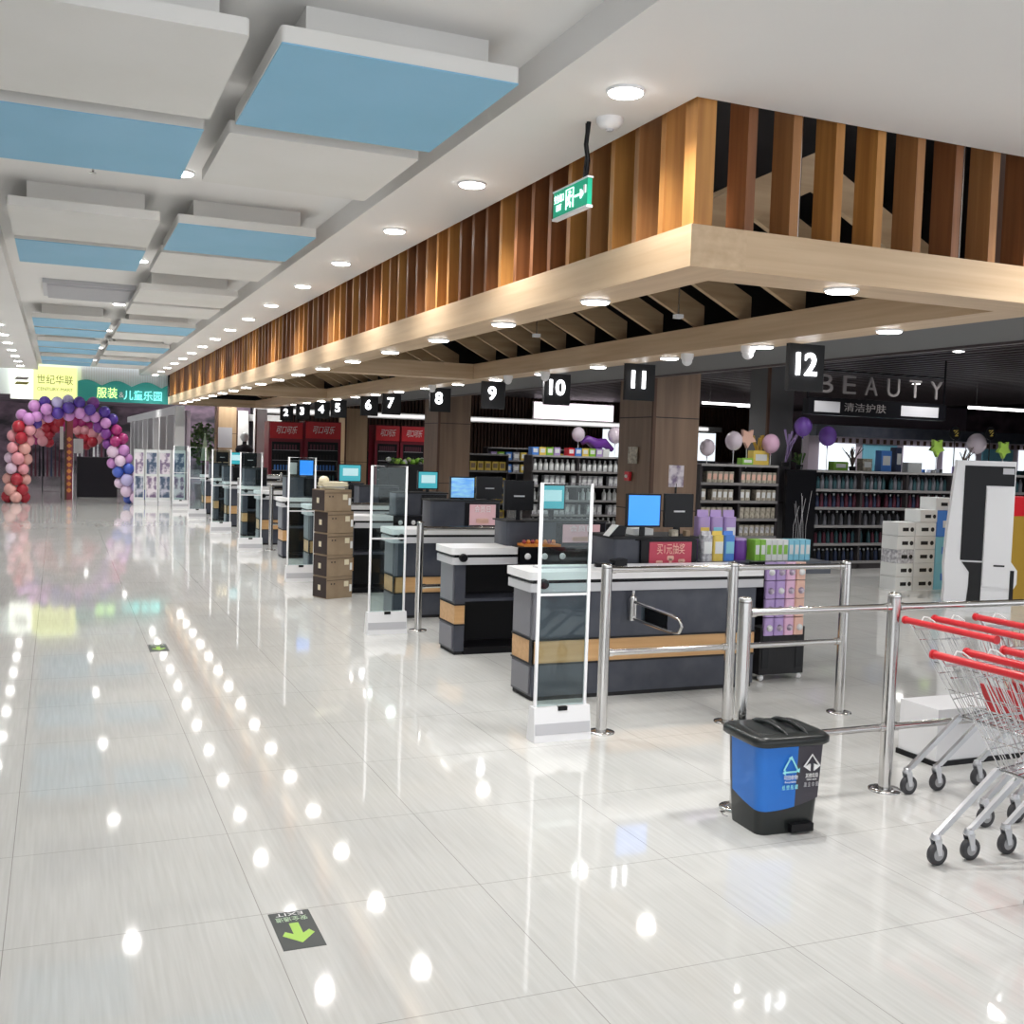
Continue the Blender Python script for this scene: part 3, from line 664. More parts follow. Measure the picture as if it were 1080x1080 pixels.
# ------------------------------------------------------------------ carton stack
for i in range(5):
    top = i == 4
    lab = 'brown cardboard carton, %s of the stack of five by the second gate' % ['bottom', 'second from the bottom', 'middle', 'fourth from the bottom', 'topmost'][i]
    t = thing('cardboard_carton', lab, 'carton', (2.885+(.0 if i < 4 else -.03), 11.93, i*.245), .38 if i < 4 else .33)
    MB().rbox(-.175, .175, -.135, .135, .002, .243, .006, 'card').build('box', t)
    MB().box(-.178, -.1755, -.13, .13, .01, .235, 'carddark').box(-.179, -.178, -.02, .03, .09, .15, 'cardlab').build('dark_side', t)['label'] = 'dark printed side'
    MB().box(.06, .12, -.138, -.1355, .13, .19, 'cardlab').box(-.12, -.105, -.138, -.1355, .16, .175, 'blackm').box(-.08, -.065, -.138, -.1355, .16, .175, 'blackm').build('label', t)
    MB().box(.135, .165, -.139, -.1355, .07, .15, 'whitep').build('paper_slip', t)
    MB().box(-.174, .174, -.137, -.1355, .205, .21, 'carddark').build('flap_line', t)
t = thing('paper_pile', 'untidy pile of papers and bags on top of the carton stack', 'papers', (2.86, 11.93, 1.225))
q = MB()
for i in range(9): q.box(-.15+.02*random.random(), .13+.03*random.random(), -.11, .10, .004+i*.009, .011+i*.009, random.choice(['cardlab', 'whitep', 'card', 'greyplast']), rz=random.uniform(-.25, .25))
q.build('sheets', t); MB().ball((-.10, 0, .10), .06, 'cardlab', 10, .8).build('crumpled_bag', t)

# ------------------------------------------------------------------ pedal bin
t = thing('pedal_bin', 'black two-compartment pedal bin with blue and grey front panels', 'bin', (3.15, 4.125, 0), math.radians(-3))
def ringpts(w, d, r, z, seg=5, yo=0):
    pts = []
    for cx, cy, t0 in ((w-r, d-r, 0), (-w+r, d-r, 90), (-w+r, -d+r, 180), (w-r, -d+r, 270)):
        for k in range(seg+1):
            a = math.radians(t0+90*k/seg); pts.append((cx+r*math.cos(a), cy+r*math.sin(a)+yo, z))
    return pts
def loft(mb, rings, m, cap=True):
    n = len(rings[0]); vs = [p for r in rings for p in r]; fs = []
    for i in range(len(rings)-1):
        for k in range(n): fs.append((i*n+k, i*n+(k+1) % n, (i+1)*n+(k+1) % n, (i+1)*n+k))
    mb.add(vs, fs, m, True)
    if cap: mb.add(vs, [tuple(range(n))[::-1], tuple(range((len(rings)-1)*n, len(rings)*n))], m)
    return mb
bd = loft(MB(), [ringpts(.155, .13, .045, .0), ringpts(.158, .133, .045, .03), ringpts(.168, .143, .045, .2), ringpts(.178, .15, .045, .425)], 'binblack')
bd.build('body', t)
# coloured wrap: same section slightly bigger, cut from u0 to u1 around the front
def wrap(x_from, x_to, m, name):
    """wrap of the body wall between two positions measured along the left side, corner and front"""
    mb = MB(); rows = []
    path0 = ringpts(.168, .143, .045, 0, 6)
    idx = list(range(7, 21))    # left-back corner -> left side -> left-front corner -> front
    pts = [path0[i] for i in idx]+[path0[21]]
    # polyline: left side then rounded corner then front
    P2 = [(-.168, .098)] + [p[:2] for p in path0[14:21]] + [(.168-.02, -.143)]
    L = [0]
    for a, b_ in zip(P2, P2[1:]): L.append(L[-1]+math.dist(a, b_))
    def pt(s_):
        for i in range(len(L)-1):
            if s_ <= L[i+1] or i == len(L)-2:
                k_ = (s_-L[i])/(L[i+1]-L[i]); return (P2[i][0]+(P2[i+1][0]-P2[i][0])*k_, P2[i][1]+(P2[i+1][1]-P2[i][1])*k_)
    N = 26; T = L[-1]; fs = []; vs = []
    for i in range(N+1):
        s_ = x_from*T+(x_to-x_from)*T*i/N; x, y = pt(s_); e = abs(s_/T-.5)
        zb = .165-.05*math.sin(min(max(s_/T, 0), 1)*PI)**.8
        for z in (zb, .42):
            k_ = 1.012+.06*(z-.2)/.225*1.0
            vs.append((x*k_, y*k_*1.0, z))
    for i in range(N): fs.append((i*2, i*2+2, i*2+3, i*2+1))
    mb.add(vs, fs, m, True); return mb.build(name, t)
wrap(.02, .77, 'binblue', 'blue_panel'); wrap(.77, 1.0, 'bingrey', 'grey_panel')
loft(MB(), [ringpts(.195, .168, .06, .42), ringpts(.205, .178, .06, .43), ringpts(.205, .178, .06, .455), ringpts(.19, .163, .06, .468), ringpts(.15, .12, .05, .474)], 'binblack').build('lid', t)
for x in (-.035, .075):
    r_ = []
    for k in range(9):
        a = -1+k/4; r_.append((x+.02*(1-a*a)*0, a*.15, .468+.022*(1-a*a)))
    MB().tube(r_, [.004]+[.012]*7+[.004], 'binblack', 8).build('lid_ridge', t)
MB().box(-.0, .12, -.165, -.12, .012, .05, 'black').build('pedal', t)
def tri(px, m, s_, name):
    q = MB(); z = .335; y = -.158
    A = [(-.5, -.43), (0, .43), (.5, -.43)]
    for i in range(3):
        a, b_ = A[i], A[(i+1) % 3]; a1 = (a[0]+(b_[0]-a[0])*.12, a[1]+(b_[1]-a[1])*.12); b1 = (a[0]+(b_[0]-a[0])*.84, a[1]+(b_[1]-a[1])*.84)
        q.tube([(px+a1[0]*s_, y, z+a1[1]*s_), (px+b1[0]*s_, y, z+b1[1]*s_)], .0045, m, 4)
        d = Vector((b1[0]-a1[0], b1[1]-a1[1])).normalized(); nrm = Vector((-d.y, d.x)); e = Vector(b1)
        q.add([(px+(e+nrm*.16)[0]*s_, y-.004, z+(e+nrm*.16)[1]*s_), (px+(e-nrm*.16)[0]*s_, y-.004, z+(e-nrm*.16)[1]*s_), (px+(e+d*.22)[0]*s_, y-.004, z+(e+d*.22)[1]*s_)], [(0, 1, 2)], m)
    q.build(name, t)
tri(-.015, 'bincyan', .085, 'recycling_symbol')
q = MB(); px = .10; z = .335; s_ = .085
q.tube([(px-.5*s_, -.158, z-.2*s_), (px, -.158, z+.45*s_), (px+.5*s_, -.158, z-.2*s_)], .005, 'tile_w', 4)
q.prism([(px-.5*s_, z-.2*s_), (px-.12*s_, z-.05*s_), (px-.12*s_, z-.45*s_)], 'y', -.162, -.155, 'tile_w').prism([(px+.5*s_, z-.2*s_), (px+.12*s_, z-.45*s_), (px+.12*s_, z-.05*s_)], 'y', -.162, -.155, 'tile_w'); q.build('waste_symbol', t)
for body, x, z, w, m, sz in (('可回收物', -.015, .272, .075, 'tile_w', .024), ('Recyclable', -.015, .252, .06, 'tile_w', .012), ('纸 塑 瓶 罐', -.015, .225, .085, 'bincyan', .024), ('其他垃圾', .10, .275, .07, 'tile_w', .024), ('Other waste', .10, .257, .055, 'tile_w', .012), ('渣 尘 巾 瓷', .10, .232, .08, 'greyplast', .024)):
    q = text_mesh(body, sz, .0006, m, 'lettering', t, w); q.location = (x, -.1545-.0145*(z-.2)/.22-.0015, z)
MB().tube([(-.178, .13, .03), (-.20, .13, .035), (-.205, .10, .03), (-.185, .09, .02)], .004, 'steel', 6).build('rear_loop', t)

# ------------------------------------------------------------------ floor exit stickers
def sticker(loc, label):
    t = thing('floor_sticker', label, 'floor sticker', loc)
    MB().box(0, .15, -.305, 0, .0, .0015, 'stickerdark').build('sheet', t)
    for body, y, w, m, sz in (('EXIT', -.022, .10, 'tile_w', .035), ('安全通道', -.062, .115, 'mint', .04)):
        q = text_mesh(body, sz, .0002, m, 'lettering', t, w); q.rotation_euler = (-PI/2, 0, PI); q.location = (.075, y, .0022)
        q.data.transform(Matrix.Scale(1, 4))
    pts = [(.058, -.10), (.092, -.10), (.092, -.19), (.118, -.165), (.132, -.195), (.075, -.262), (.018, -.195), (.032, -.165), (.058, -.19)]
    MB().prism(pts[::-1], 'z', .0015, .0022, 'lime').build('arrow', t); return t
sticker((.726, 3.893, 0), 'dark floor sticker with lime arrow and upside-down EXIT nearest us')
sticker((.706, 9.41, 0), 'small dark floor sticker with arrow farther down the hall')

# ------------------------------------------------------------------ shopping trolleys
def make_cart():
    t = thing('shopping_trolley', '', 'shopping trolley'); W = .58           # y from 0 (far side) to -W
    LB = {'rt': (.03, .875), 'rb': (.36, .40), 'fb': (.86, .47), 'ft': (.98, .84)}
    def side(y): return
    q = MB(); r_ = .0026
    def wire(a, b_, r=r_): q.tube([a, b_], r, 'chrome', 4, cap=False)
    ins = .045
    def y_at(z, near): k = (z-.40)/(.875-.40); w0 = ins*(1-k); return (-W+.02+w0) if near else (-.02-w0)
    for near in (0, 1):
        n_ = 19
        for i in range(n_+1):
            u = i/n_; tx, tz = LB['rt'][0]+(LB['ft'][0]-LB['rt'][0])*u, LB['rt'][1]+(LB['ft'][1]-LB['rt'][1])*u
            bx, bz = LB['rb'][0]+(LB['fb'][0]-LB['rb'][0])*u, LB['rb'][1]+(LB['fb'][1]-LB['rb'][1])*u
            wire((tx, y_at(tz, near), tz), (bx, y_at(bz, near), bz))
        for v_ in (.12, .5, .8):
            a = (LB['rt'][0]+(LB['rb'][0]-LB['rt'][0])*v_, LB['rt'][1]+(LB['rb'][1]-LB['rt'][1])*v_); b_ = (LB['ft'][0]+(LB['fb'][0]-LB['ft'][0])*v_, LB['ft'][1]+(LB['fb'][1]-LB['ft'][1])*v_)
            wire((a[0], y_at(a[1], near), a[1]), (b_[0], y_at(b_[1], near), b_[1]), .0035)
    for i in range(12):      # floor and front wires
        v_ = i/11; y = -.065-(W-.13)*v_
        wire((.36, y, .40), (.86, y, .47)); wire((.86, y, .47), (.98, -.02-(W-.04)*v_, .84))
    for i in range(9):
        v_ = i/8; y = -.03-(W-.06)*v_; wire((.06, y, .86), (.34, -.065-(W-.13)*v_, .42))
    for i in range(7): wire((.36+i*.083, -.06, .40+i*.0117), (.36+i*.083, -W+.06, .40+i*.0117))
    for z in (.55, .7): wire((.98-(.84-z)*.32, -.03, z), (.98-(.84-z)*.32, -W+.03, z)); wire((.06+(.86-z)*.64, -.04, z), (.06+(.86-z)*.64, -W+.04, z))
    q.tube([(.03, -.02, .875), (.98, -.02, .84), (.98, -W+.02, .84), (.03, -W+.02, .875)], .006, 'chrome', 6)
    q.tube([(.36, -.06, .40), (.86, -.06, .47), (.86, -W+.06, .47), (.36, -W+.06, .40)], .006, 'chrome', 6, close=True)
    q.build('basket', t)
    MB().tube([(0, .0, .92), (0, -W, .92)], .017, 'red', 12).tube([(0, .0, .92), (0, .012, .92)], .021, 'red', 12).tube([(0, -W-.012, .92), (0, -W, .92)], .021, 'red', 12).build('handle', t)
    MB().tube([(0, -.015, .92), (.035, -.02, .875)], .010, 'chrome').tube([(0, -W+.015, .92), (.035, -W+.02, .875)], .010, 'chrome').build('handle_bracket', t)
    for y in (-.035, -W+.035):
        MB().hexa([(.018, y-.010, .135), (.06, y-.010, .135), (.06, y+.010, .135), (.018, y+.010, .135), (.36, y-.010, .40), (.41, y-.010, .40), (.41, y+.010, .40), (.36, y+.010, .40)], 'zinc').build('leg', t)
        MB().tube([(.37, y, .395), (.90, y, .30), (.93, y, .14)], .011, 'zinc').build('front_leg', t)
        for x in (.03, .93):
            c = MB(); c.lathe([(.02, .115), (.022, .12), (.022, .128), (.018, .13), (.02, .138), (.014, .142)], 'zinc', (x, y, 0), 14)
            c.prism([(x-.02, .12), (x+.02, .12), (x+.026, .045), (x+.004, .045)], 'y', y-.017, y-.013, 'zinc').prism([(x-.02, .12), (x+.02, .12), (x+.026, .045), (x+.004, .045)], 'y', y+.013, y+.017, 'zinc'); co_ = c.build('castor', t)
            MB().lathe([(.030, -.012), (.048, -.012), (.050, -.006), (.050, .006), (.048, .012), (.030, .012)], 'rubber', (x+.012, y, .05), 22, 'y').lathe([(.028, -.013), (.028, .013)], 'hub', (x+.012, y, .05), 16, 'y').build('wheel', co_)
    MB().tube([(.385, -.03, .392), (.385, -W+.03, .392)], .011, 'zinc').build('cross_tube', t)
    MB().hexa([(.43, -.16, .45), (.44, -.16, .45), (.44, -W+.10, .45), (.43, -W+.10, .45), (.37, -.16, .60), (.38, -.16, .60), (.38, -W+.10, .60), (.37, -W+.10, .60)], 'red').build('child_seat_back', t)
    MB().tube([(.0, -.11, .935), (.01, -.112, .955), (.035, -.12, .95), (.05, -.15, .93)], .0035, 'whitep', 6).build('lock_strap', t)
    return t
c0 = make_cart(); carts = [(3.49, 3.50), (3.68, 3.50), (3.90, 3.50), (4.09, 4.31), (4.29, 4.31), (4.58, 4.31)]
labs = ['red-handled wire shopping trolley at the open end of the nearest nested row', 'red-handled trolley nested second in the nearest row', 'red-handled trolley nested third in the nearest row',
        'red-handled trolley at the open end of the farther nested row by the railing', 'red-handled trolley nested second in the farther row by the railing', 'red-handled trolley nested third in the farther row by the railing']
for i, ((x, y), l_) in enumerate(zip(carts, labs)):
    if i == 0: c0.location = (x, y, 0); c0['label'] = l_
    else: dup(c0, (x, y, 0), l_)
t = thing('low_cabinet', 'low white cabinet with black plinth behind the trolleys', 'cabinet', (4.66, 4.62, 0))
MB().box(0, 1.3, 0, .30, .03, .33, 'wplast').build('body', t); MB().box(-.01, 1.31, -.01, .31, 0, .03, 'black').build('plinth', t)

# ------------------------------------------------------------------ kiosk and cartons on the right
t = thing('self_service_kiosk', 'tall white self-service kiosk with a black screen beside the stacked cartons', 'kiosk', (10.05, 9.45, 0), math.radians(-33))
t.scale = (.88, 1, 1)
pr_ = [(-.39, .0), (.42, .0), (.42, .26), (.47, .34), (.47, .50), (.385, .60), (.385, 1.78), (-.36, 1.78), (-.44, .95), (-.46, .55), (-.44, .30), (-.45, .12)]
MB().prism([(x, z) for x, z in pr_], 'y', 0, .13, 'wplast').build('housing', t)
MB().box(-.26, .02, -.006, 0, .60, 1.72, 'black').build('screen', t)
MB().box(.02, .37, -.006, 0, 1.49, 1.72, 'black').box(.22, .36, -.008, -.006, 1.63, 1.70, 'greyplast').build('camera_bar', t)
MB().box(.03, .37, -.02, 0, .30, 1.47, 'wplast').box(.16, .30, -.023, -.02, .54, .56, 'black').build('side_panel', t)
MB().prism([(-.16, .08), (.02, .08), (.02, .58), (-.24, .58), (-.14, .46), (-.14, .3)], 'y', -.008, 0, 'blackm').build('recess', t)
MB().box(.38, .43, -.008, 0, .14, .5, 'black').build('slot', t)
def carton(loc, w, d, h, m, label, group=None, spot='blackm'):
    t = thing('product_carton', label, 'carton', loc, 0, group)
    MB().rbox(-w/2, w/2, 0, d, 0, h, .008, m).build('box', t)
    MB().box(-w*.22, w*.12, -.003, 0, h*.35, h*.62, spot).build('print', t); MB().lathe([(h*.17, -.004), (h*.17, 0)], spot, (w*.32, 0, h*.48), 12, 'y').build('emblem', t)
    return t
rows = ['bottom', 'second', 'third', 'fourth', 'top']
for c, x in enumerate((10.55, 10.89)):
    for i in range(5 if c == 0 else 5):
        carton((x, 11.2, i*.185), .30 if c == 0 else .36, .3, .18, 'whitep' if (c or i != 2) else 'greyp', 'white carton, %s in the %s stack left of the blue boxes' % (rows[i], ['left', 'right'][c]))
for i in range(2): carton((10.86+i*.18, 11.25, .93+i*.17+.0), .34, .3, .165, 'whitep', 'white carton lying %s on top of the stacked cartons' % ['lower', 'higher']) if False else None
carton((10.93, 11.2, .926), .30, .3, .165, 'whitep', 'white carton on top of the right carton stack')
carton((11.23, 11.22, 1.09), .34, .3, .17, 'whitep', 'white carton resting on the blue boxes, highest of all')
for i in range(3): carton((11.27, 11.2, i*.363), .38, .32, .36, 'cyanp' if i < 2 else 'bluep', '%s box, %s of the blue stack beside the kiosk' % ('light blue' if i < 2 else 'deep blue', ['bottom', 'middle', 'top'][i]), spot='bluep' if i < 2 else 'whitep')
t = thing('promotion_bin', 'mustard and red display bin at the right edge behind the kiosk', 'display', (11.1, 9.9, 0))
MB().box(-.45, .5, 0, .5, 0, 1.1, 'gold').build('body', t); MB().rbox(-.4, .5, .02, .48, 1.1, 1.34, .1, 'red').build('red_pile', t)

# ------------------------------------------------------------------ gondola shelving with goods
def gondola(name, label, x0, x1, y, z0, z1, nsh, depth=.4, top='shelfw', endpanels=True, bays=None):
    t = thing(name, label, 'shelving', (x0, y, 0)); w = x1-x0
    MB().box(0, w, depth, depth+.03, 0, z1, 'shelf').build('back_panel', t)
    MB().box(0, w, 0, depth, 0, z0, 'shelf').build('plinth', t)
    hs = []
    for i in range(nsh):
        z = z0+(z1-z0)*i/nsh; hs.append(z)
        MB().box(0, w, 0, depth, z-.02, z, 'shelf').box(0, w, -.012, 0, z-.035, z+.008, 'shelflip').build('shelf', t)
    MB().box(0, w, -.005, depth, z1-.02, z1+.015, top).build('top_board', t)
    nb = bays or max(1, round(w/1.0))
    for i in range(nb+1): MB().box(i*w/nb-.02, i*w/nb+.02, .0, depth, 0, z1, 'shelf').build('upright', t)
    return hs, (z1-z0)/nsh
def bottle_proto(name, cat, h, r, m, capm):
    t = thing(name, '', cat)
    MB().lathe([(r*.95, 0), (r, .01), (r, h*.62), (r*.45, h*.8), (r*.4, h*.86)], m, n=8).build('bottle', t)
    MB().lathe([(r*.48, h*.86), (r*.46, h)], capm, n=8).build('cap', t)
    return t
def box_proto(name, cat, w, d, h, m, lab):
    t = thing(name, '', cat); MB().box(-w/2, w/2, -d/2, d/2, 0, h, m).build('pack', t)
    MB().box(-w*.35, w*.35, -d/2-.002, -d/2, h*.3, h*.8, lab).build('print', t); return t
def fill(x0, x1, y, z, protos, label, group, step, skip=.04):
    x = x0; i = 0
    while x < x1-.01:
        if random.random() > skip:
            p = protos[i % len(protos)] if isinstance(protos, list) else protos
            if not p.get('placed'): p['placed'] = 1; o = p; o.location = (x, y, z); o['label'] = label; o['group'] = group
            else: o = dup(p, (x, y, z), label, group=group)
        x += step; i += 1
def clean():
    for o in list(col.objects):
        if 'placed' in o: del o['placed']
# right gondola (shampoo wall)
hs, sh = gondola('shelving_unit', 'long dark shelving full of dark bottles behind the kiosk', 10.9, 15.6, 13.6, .12, 1.55, 5)
cols = [('navyp', 'greyp'), ('tealp', 'black'), ('blackm', 'greyp'), ('winep', 'black'), ('charg', 'black')]
rown = ['bottom', 'second', 'middle', 'fourth', 'top']
for k, z in enumerate(hs):
    pr = [bottle_proto('bottle', 'bottle', .20+.015*k, .036, *cols[k]), bottle_proto('bottle', 'bottle', .19+.01*k, .034, *(cols[(k+2) % 5]))]
    fill(10.98, 15.5, 13.72, z, pr, 'dark bottle on the %s shelf of the long dark shelving behind the kiosk' % rown[k], 'bottles on the %s shelf of the long dark shelving' % rown[k], .082)
t = thing('end_panel', 'black end panel with pale reed pattern between the beige shelves and dark shelves', 'panel', (10.30, 13.5, 0))
MB().box(0, .56, 0, .06, 0, 1.56, 'black').build('board', t)
q = MB()
for i in range(7):
    x = .16+.04*i; q.tube([(x, -.004, .35), (x+.02*math.sin(i), -.004, .7), (x+.09*math.cos(i*2), -.004, 1.0+.04*i)], .004, 'greyplast', 4)
q.build('reed_pattern', t)
# beige gondola
hs, sh = gondola('shelving_unit', 'shelving packed with beige goods right of the dark wood column', 8.85, 10.25, 13.65, .25, 1.60, 5, bays=2)
for k, z in enumerate(hs):
    pr = box_proto('pack', 'pack', .085, .12, .17, 'beige', ['whitep', 'greyp', 'beige', 'whitep', 'peach'][k])
    for xr in ((8.92, 9.5), (9.62, 10.22)): fill(xr[0], xr[1], 13.74, z, pr, 'beige pack on the %s shelf right of the dark wood column' % rown[k], 'beige packs on the %s shelf by the column' % rown[k], .098, .06)
# centre gondola
hs, sh = gondola('shelving_unit', 'dark shelving of pale goods seen between the two wood columns', 8.7, 10.75, 19.5, .15, 1.62, 5)
for k, z in enumerate(hs):
    if k % 2: pr = box_proto('pack', 'pack', .10, .12, .20, 'greyp', 'whitep')
    else: pr = bottle_proto('bottle', 'bottle', .23, .048, 'whitep', 'greyp')
    fill(8.8, 10.7, 19.62, z, pr, 'pale %s on the %s shelf seen between the two wood columns' % ('pack' if k % 2 else 'bottle', rown[k]), 'pale goods on the %s centre shelf' % rown[k], .122, .1)
pr = [box_proto('pack', 'pack', .14, .2, .16, m_, 'whitep') for m_ in ('bluep', 'yellowp', 'greenp', 'lav', 'whitep', 'red')]
for i, p in enumerate(pr):
    pass
fill(8.8, 10.7, 19.7, 1.635, pr, 'bright pack standing on top of the centre shelving', 'bright packs on top of the centre shelving', .16, .05)
# brown shelf unit left
hs, sh = gondola('shelving_unit', 'small dark shelf with yellow goods beside the farther wood column', 8.1, 9.0, 21.5, .2, 1.6, 4)
pr = box_proto('pack', 'pack', .14, .2, .2, 'yellowp', 'card')
for k, z in enumerate(hs): fill(8.2, 8.9, 21.6, z, pr, 'yellow pack on the small dark shelf beside the farther wood column', 'yellow packs on the small dark shelf', .17)
# produce island
t = thing('produce_table', 'low display of green produce in front of the red coolers', 'display', (8.4, 25.2, 0))
MB().box(-1.0, 1.4, 0, .8, 0, 1.28, 'blackm').build('stand', t)
q = MB()
for i in range(130): q.ball((random.uniform(-.9, 1.3), random.uniform(.05, .7), 1.29+random.uniform(0, .09)), random.uniform(.04, .08), random.choice(['greenp', 'leaf', 'lime', 'whitep', 'beige']), 6, k=4)
tag(q.build('greens', t), None, kind='stuff')
# far back shelving under the slats
hs, sh = gondola('shelving_unit', 'long low shelving against the far slatted wall', 12.5, 18.5, 31.5, .2, 1.75, 4)
pr = [box_proto('pack', 'pack', .2, .2, .26, m_, 'whitep') for m_ in ('lav', 'greenp', 'bluep', 'greyp', 'yellowp')]
for k, z in enumerate(hs[2:]): fill(12.7, 18.4, 31.6, z, pr, 'small colourful pack on the shelving against the far slatted wall', 'packs against the far wall', .26)

# ------------------------------------------------------------------ red drink coolers
def cooler(px0, px1, pyt, y, label, txt):
    a = at(px0, pyt, 'y', y); b_ = at(px1, pyt, 'y', y); w = b_.x-a.x; h = a.z
    t = thing('drinks_cooler', label, 'drinks cooler', (a.x, y, 0))
    MB().box(0, w, 0, .7, 0, h, 'darkred').build('cabinet', t)
    MB().box(.02, w-.02, -.05, 0, h*.80, h-.02, 'red').build('header', t)
    MB().box(.08, w-.08, -.02, 0, h*.10, h*.76, 'black').build('glass_door', t)
    for k in range(5):
        MB().box(.1, w-.1, -.025, -.02, h*(.18+.12*k), h*(.185+.12*k), 'greyplast').build('door_shelf', t)
        q = MB()
        for j in range(8): q.box(.14+(w-.28)*j/8, .14+(w-.28)*(j+.6)/8, -.024, -.02, h*(.187+.12*k), h*(.25+.12*k), ['winep', 'tealp', 'bluep', 'blackm', 'winep'][k])
        q.build('door_goods', t)
    MB().box(w-.13, w-.10, -.06, -.03, h*.35, h*.55, 'steel').build('handle', t)
    q = text_mesh(txt, h*.10, .004, 'tile_w', 'lettering', t, w*.6); q.location = (w/2, -.055, h*.895); q.data.transform(Matrix(((1, 0, .25, 0), (0, 1, 0, 0), (0, 0, 1, 0), (0, 0, 0, 1))))
cooler(284, 320, 444, 29.0, 'red drinks cooler, leftmost of the left pair', '可口可乐')
cooler(322, 360, 444, 28.8, 'red drinks cooler, right one of the left pair', '可口可乐')
cooler(396, 422, 448, 31.0, 'red drinks cooler, left one of the right pair', '可口可乐')
cooler(423, 450, 449, 30.9, 'red drinks cooler, right one beside the wood column', '可口可乐')
# pinkish lightbox above the trim on the back wall
t = thing('lightbox', 'large pinkish white lit panel above the far white ledge', 'lightbox', (at(606, 432, 'y', 32.6).x, 32.6, 2.78))
w_ = at(648, 432, 'y', 32.6).x-at(565, 432, 'y', 32.6).x
MB().box(-w_/2, w_/2, 0, .1, 0, .52, 'pinkpanel').build('panel', t); MB().box(-w_/2-.03, w_/2+.03, .02, .12, -.03, .55, 'white').build('frame', t)
t = thing('added_glow', 'long white glow added along the lit ledge of the far slatted wall', 'added glow', t_glow); MB().box(0, 16, 0, .04, 0, .10, 'ledgeglow').build('strip', t)  # emission added so the white ledge looks lit
# linear lamps
for i, (p0, p1, y) in enumerate([((741, 426), (811, 421), 22.0), ((778, 429), (811, 428), 24.0), ((1022, 431), (1079, 433), 17.0)]):
    a = at(*p0, 'y', y); b_ = at(*p1, 'y', y)
    t = thing('linear_lamp', 'long white tube lamp %s' % ['above the beige shelves, upper one', 'above the beige shelves, lower one', 'at the right edge beyond the beauty sign'][i], 'lamp', (a.x, y, a.z))
    MB().box(0, b_.x-a.x, -.03, .03, 0, .05, 'lampw').build('tube', t); MB().box(0, b_.x-a.x, -.04, .04, .05, .07, 'wplast').box(.2, .21, -.005, .005, .07, 3.42-a.z, 'steel').build('housing', t)
# bright shop zone beyond the right shelving
t = thing('bright_shopfront', 'bright white lit shop front far behind the right shelving', 'shop front', (15.5, 19.6, 0)); bsf = t
MB().box(0, 9, 0, .2, 0, 2.25, 'lilacwall').build('panel', t)
for i in range(7): MB().box(.3+i*1.22, 1.3+i*1.22, -.03, 0, 1.15, 2.1, 'shopglow' if i not in (1, 4) else 'cyanp').build('lit_window', t)
MB().box(0, 9, -.25, 0, 2.25, 2.50, 'char').build('fascia', t)
q = MB()
for i in range(40): q.box(.3+i*.2, .36+i*.2, -.06, -.03, 2.12, 2.22, 'backslat')
q.build('slat_frieze', t)
for i in range(34):
    x = .2+i*.26; h = random.uniform(.1, .55)
    MB().box(x, x+random.uniform(.08, .2), -.3, -.15, 1.15, 1.15+h, random.choice(['blackm', 'greyp', 'bluep', 'cyanp', 'whitep', 'charg', 'lav', 'tealp', 'blackm'])).build('window_goods', bsf)
MB().box(0, 9, -.35, -.03, 1.08, 1.15, 'charg').build('ledge', bsf)
t = thing('white_display', 'white lit display between beige shelves and the column', 'display', (12.0, 21.5, 0))
MB().box(-.6, 2.3, 0, .2, 1.6, 2.25, 'shopglow').build('lit_panel', t); MB().box(-.6, 2.3, -.02, .3, 0, 1.6, 'char').build('base', t)
# BEAUTY sign
t = thing('hanging_sign', 'dark hanging beauty sign with raised letters over a box', 'sign', (11.2, 13.0, 2.40))
MB().box(-.95, 1.72, 0, .14, 0, .24, 'black').build('box', t)
for x0, x1 in ((-.85, -.38), (.80, 1.55)): MB().box(x0, x1, -.01, 0, .04, .20, 'greyplast').build('mirror_panel', t)
q = MB()
for z in (.24, .66): q.box(-.95, 1.72, .04, .06, z, z+.02, 'black')
for x in (-.95, 1.70): q.box(x, x+.02, .04, .06, 0, .95, 'black')
q.build('frame', t)
for i, ch in enumerate('BEAUTY'): q = text_mesh(ch, .40, .012, 'dimletter', 'letter', t, .24); q.location = (-.66+i*.43, .0, .45)
q = text_mesh('清洁护肤', .14, .004, 'dimletter', 'lettering', t, .8); q.location = (.1, -.008, .12)
t = thing('exit_sign', 'small green exit sign far back under the dark ceiling at upper right', 'exit sign', tuple(at(1044, 401, 'y', 20)))
MB().box(-.17, .17, 0, .03, -.07, .07, 'green').box(-.015, .015, 0, .02, .07, .5, 'black').build('panel', t); MB().box(-.04, .04, -.004, 0, -.05, .05, 'glowgreen').box(-.14, -.06, -.004, 0, -.01, .01, 'glowgreen').box(.06, .14, -.004, 0, -.01, .01, 'glowgreen').build('pictogram', t)

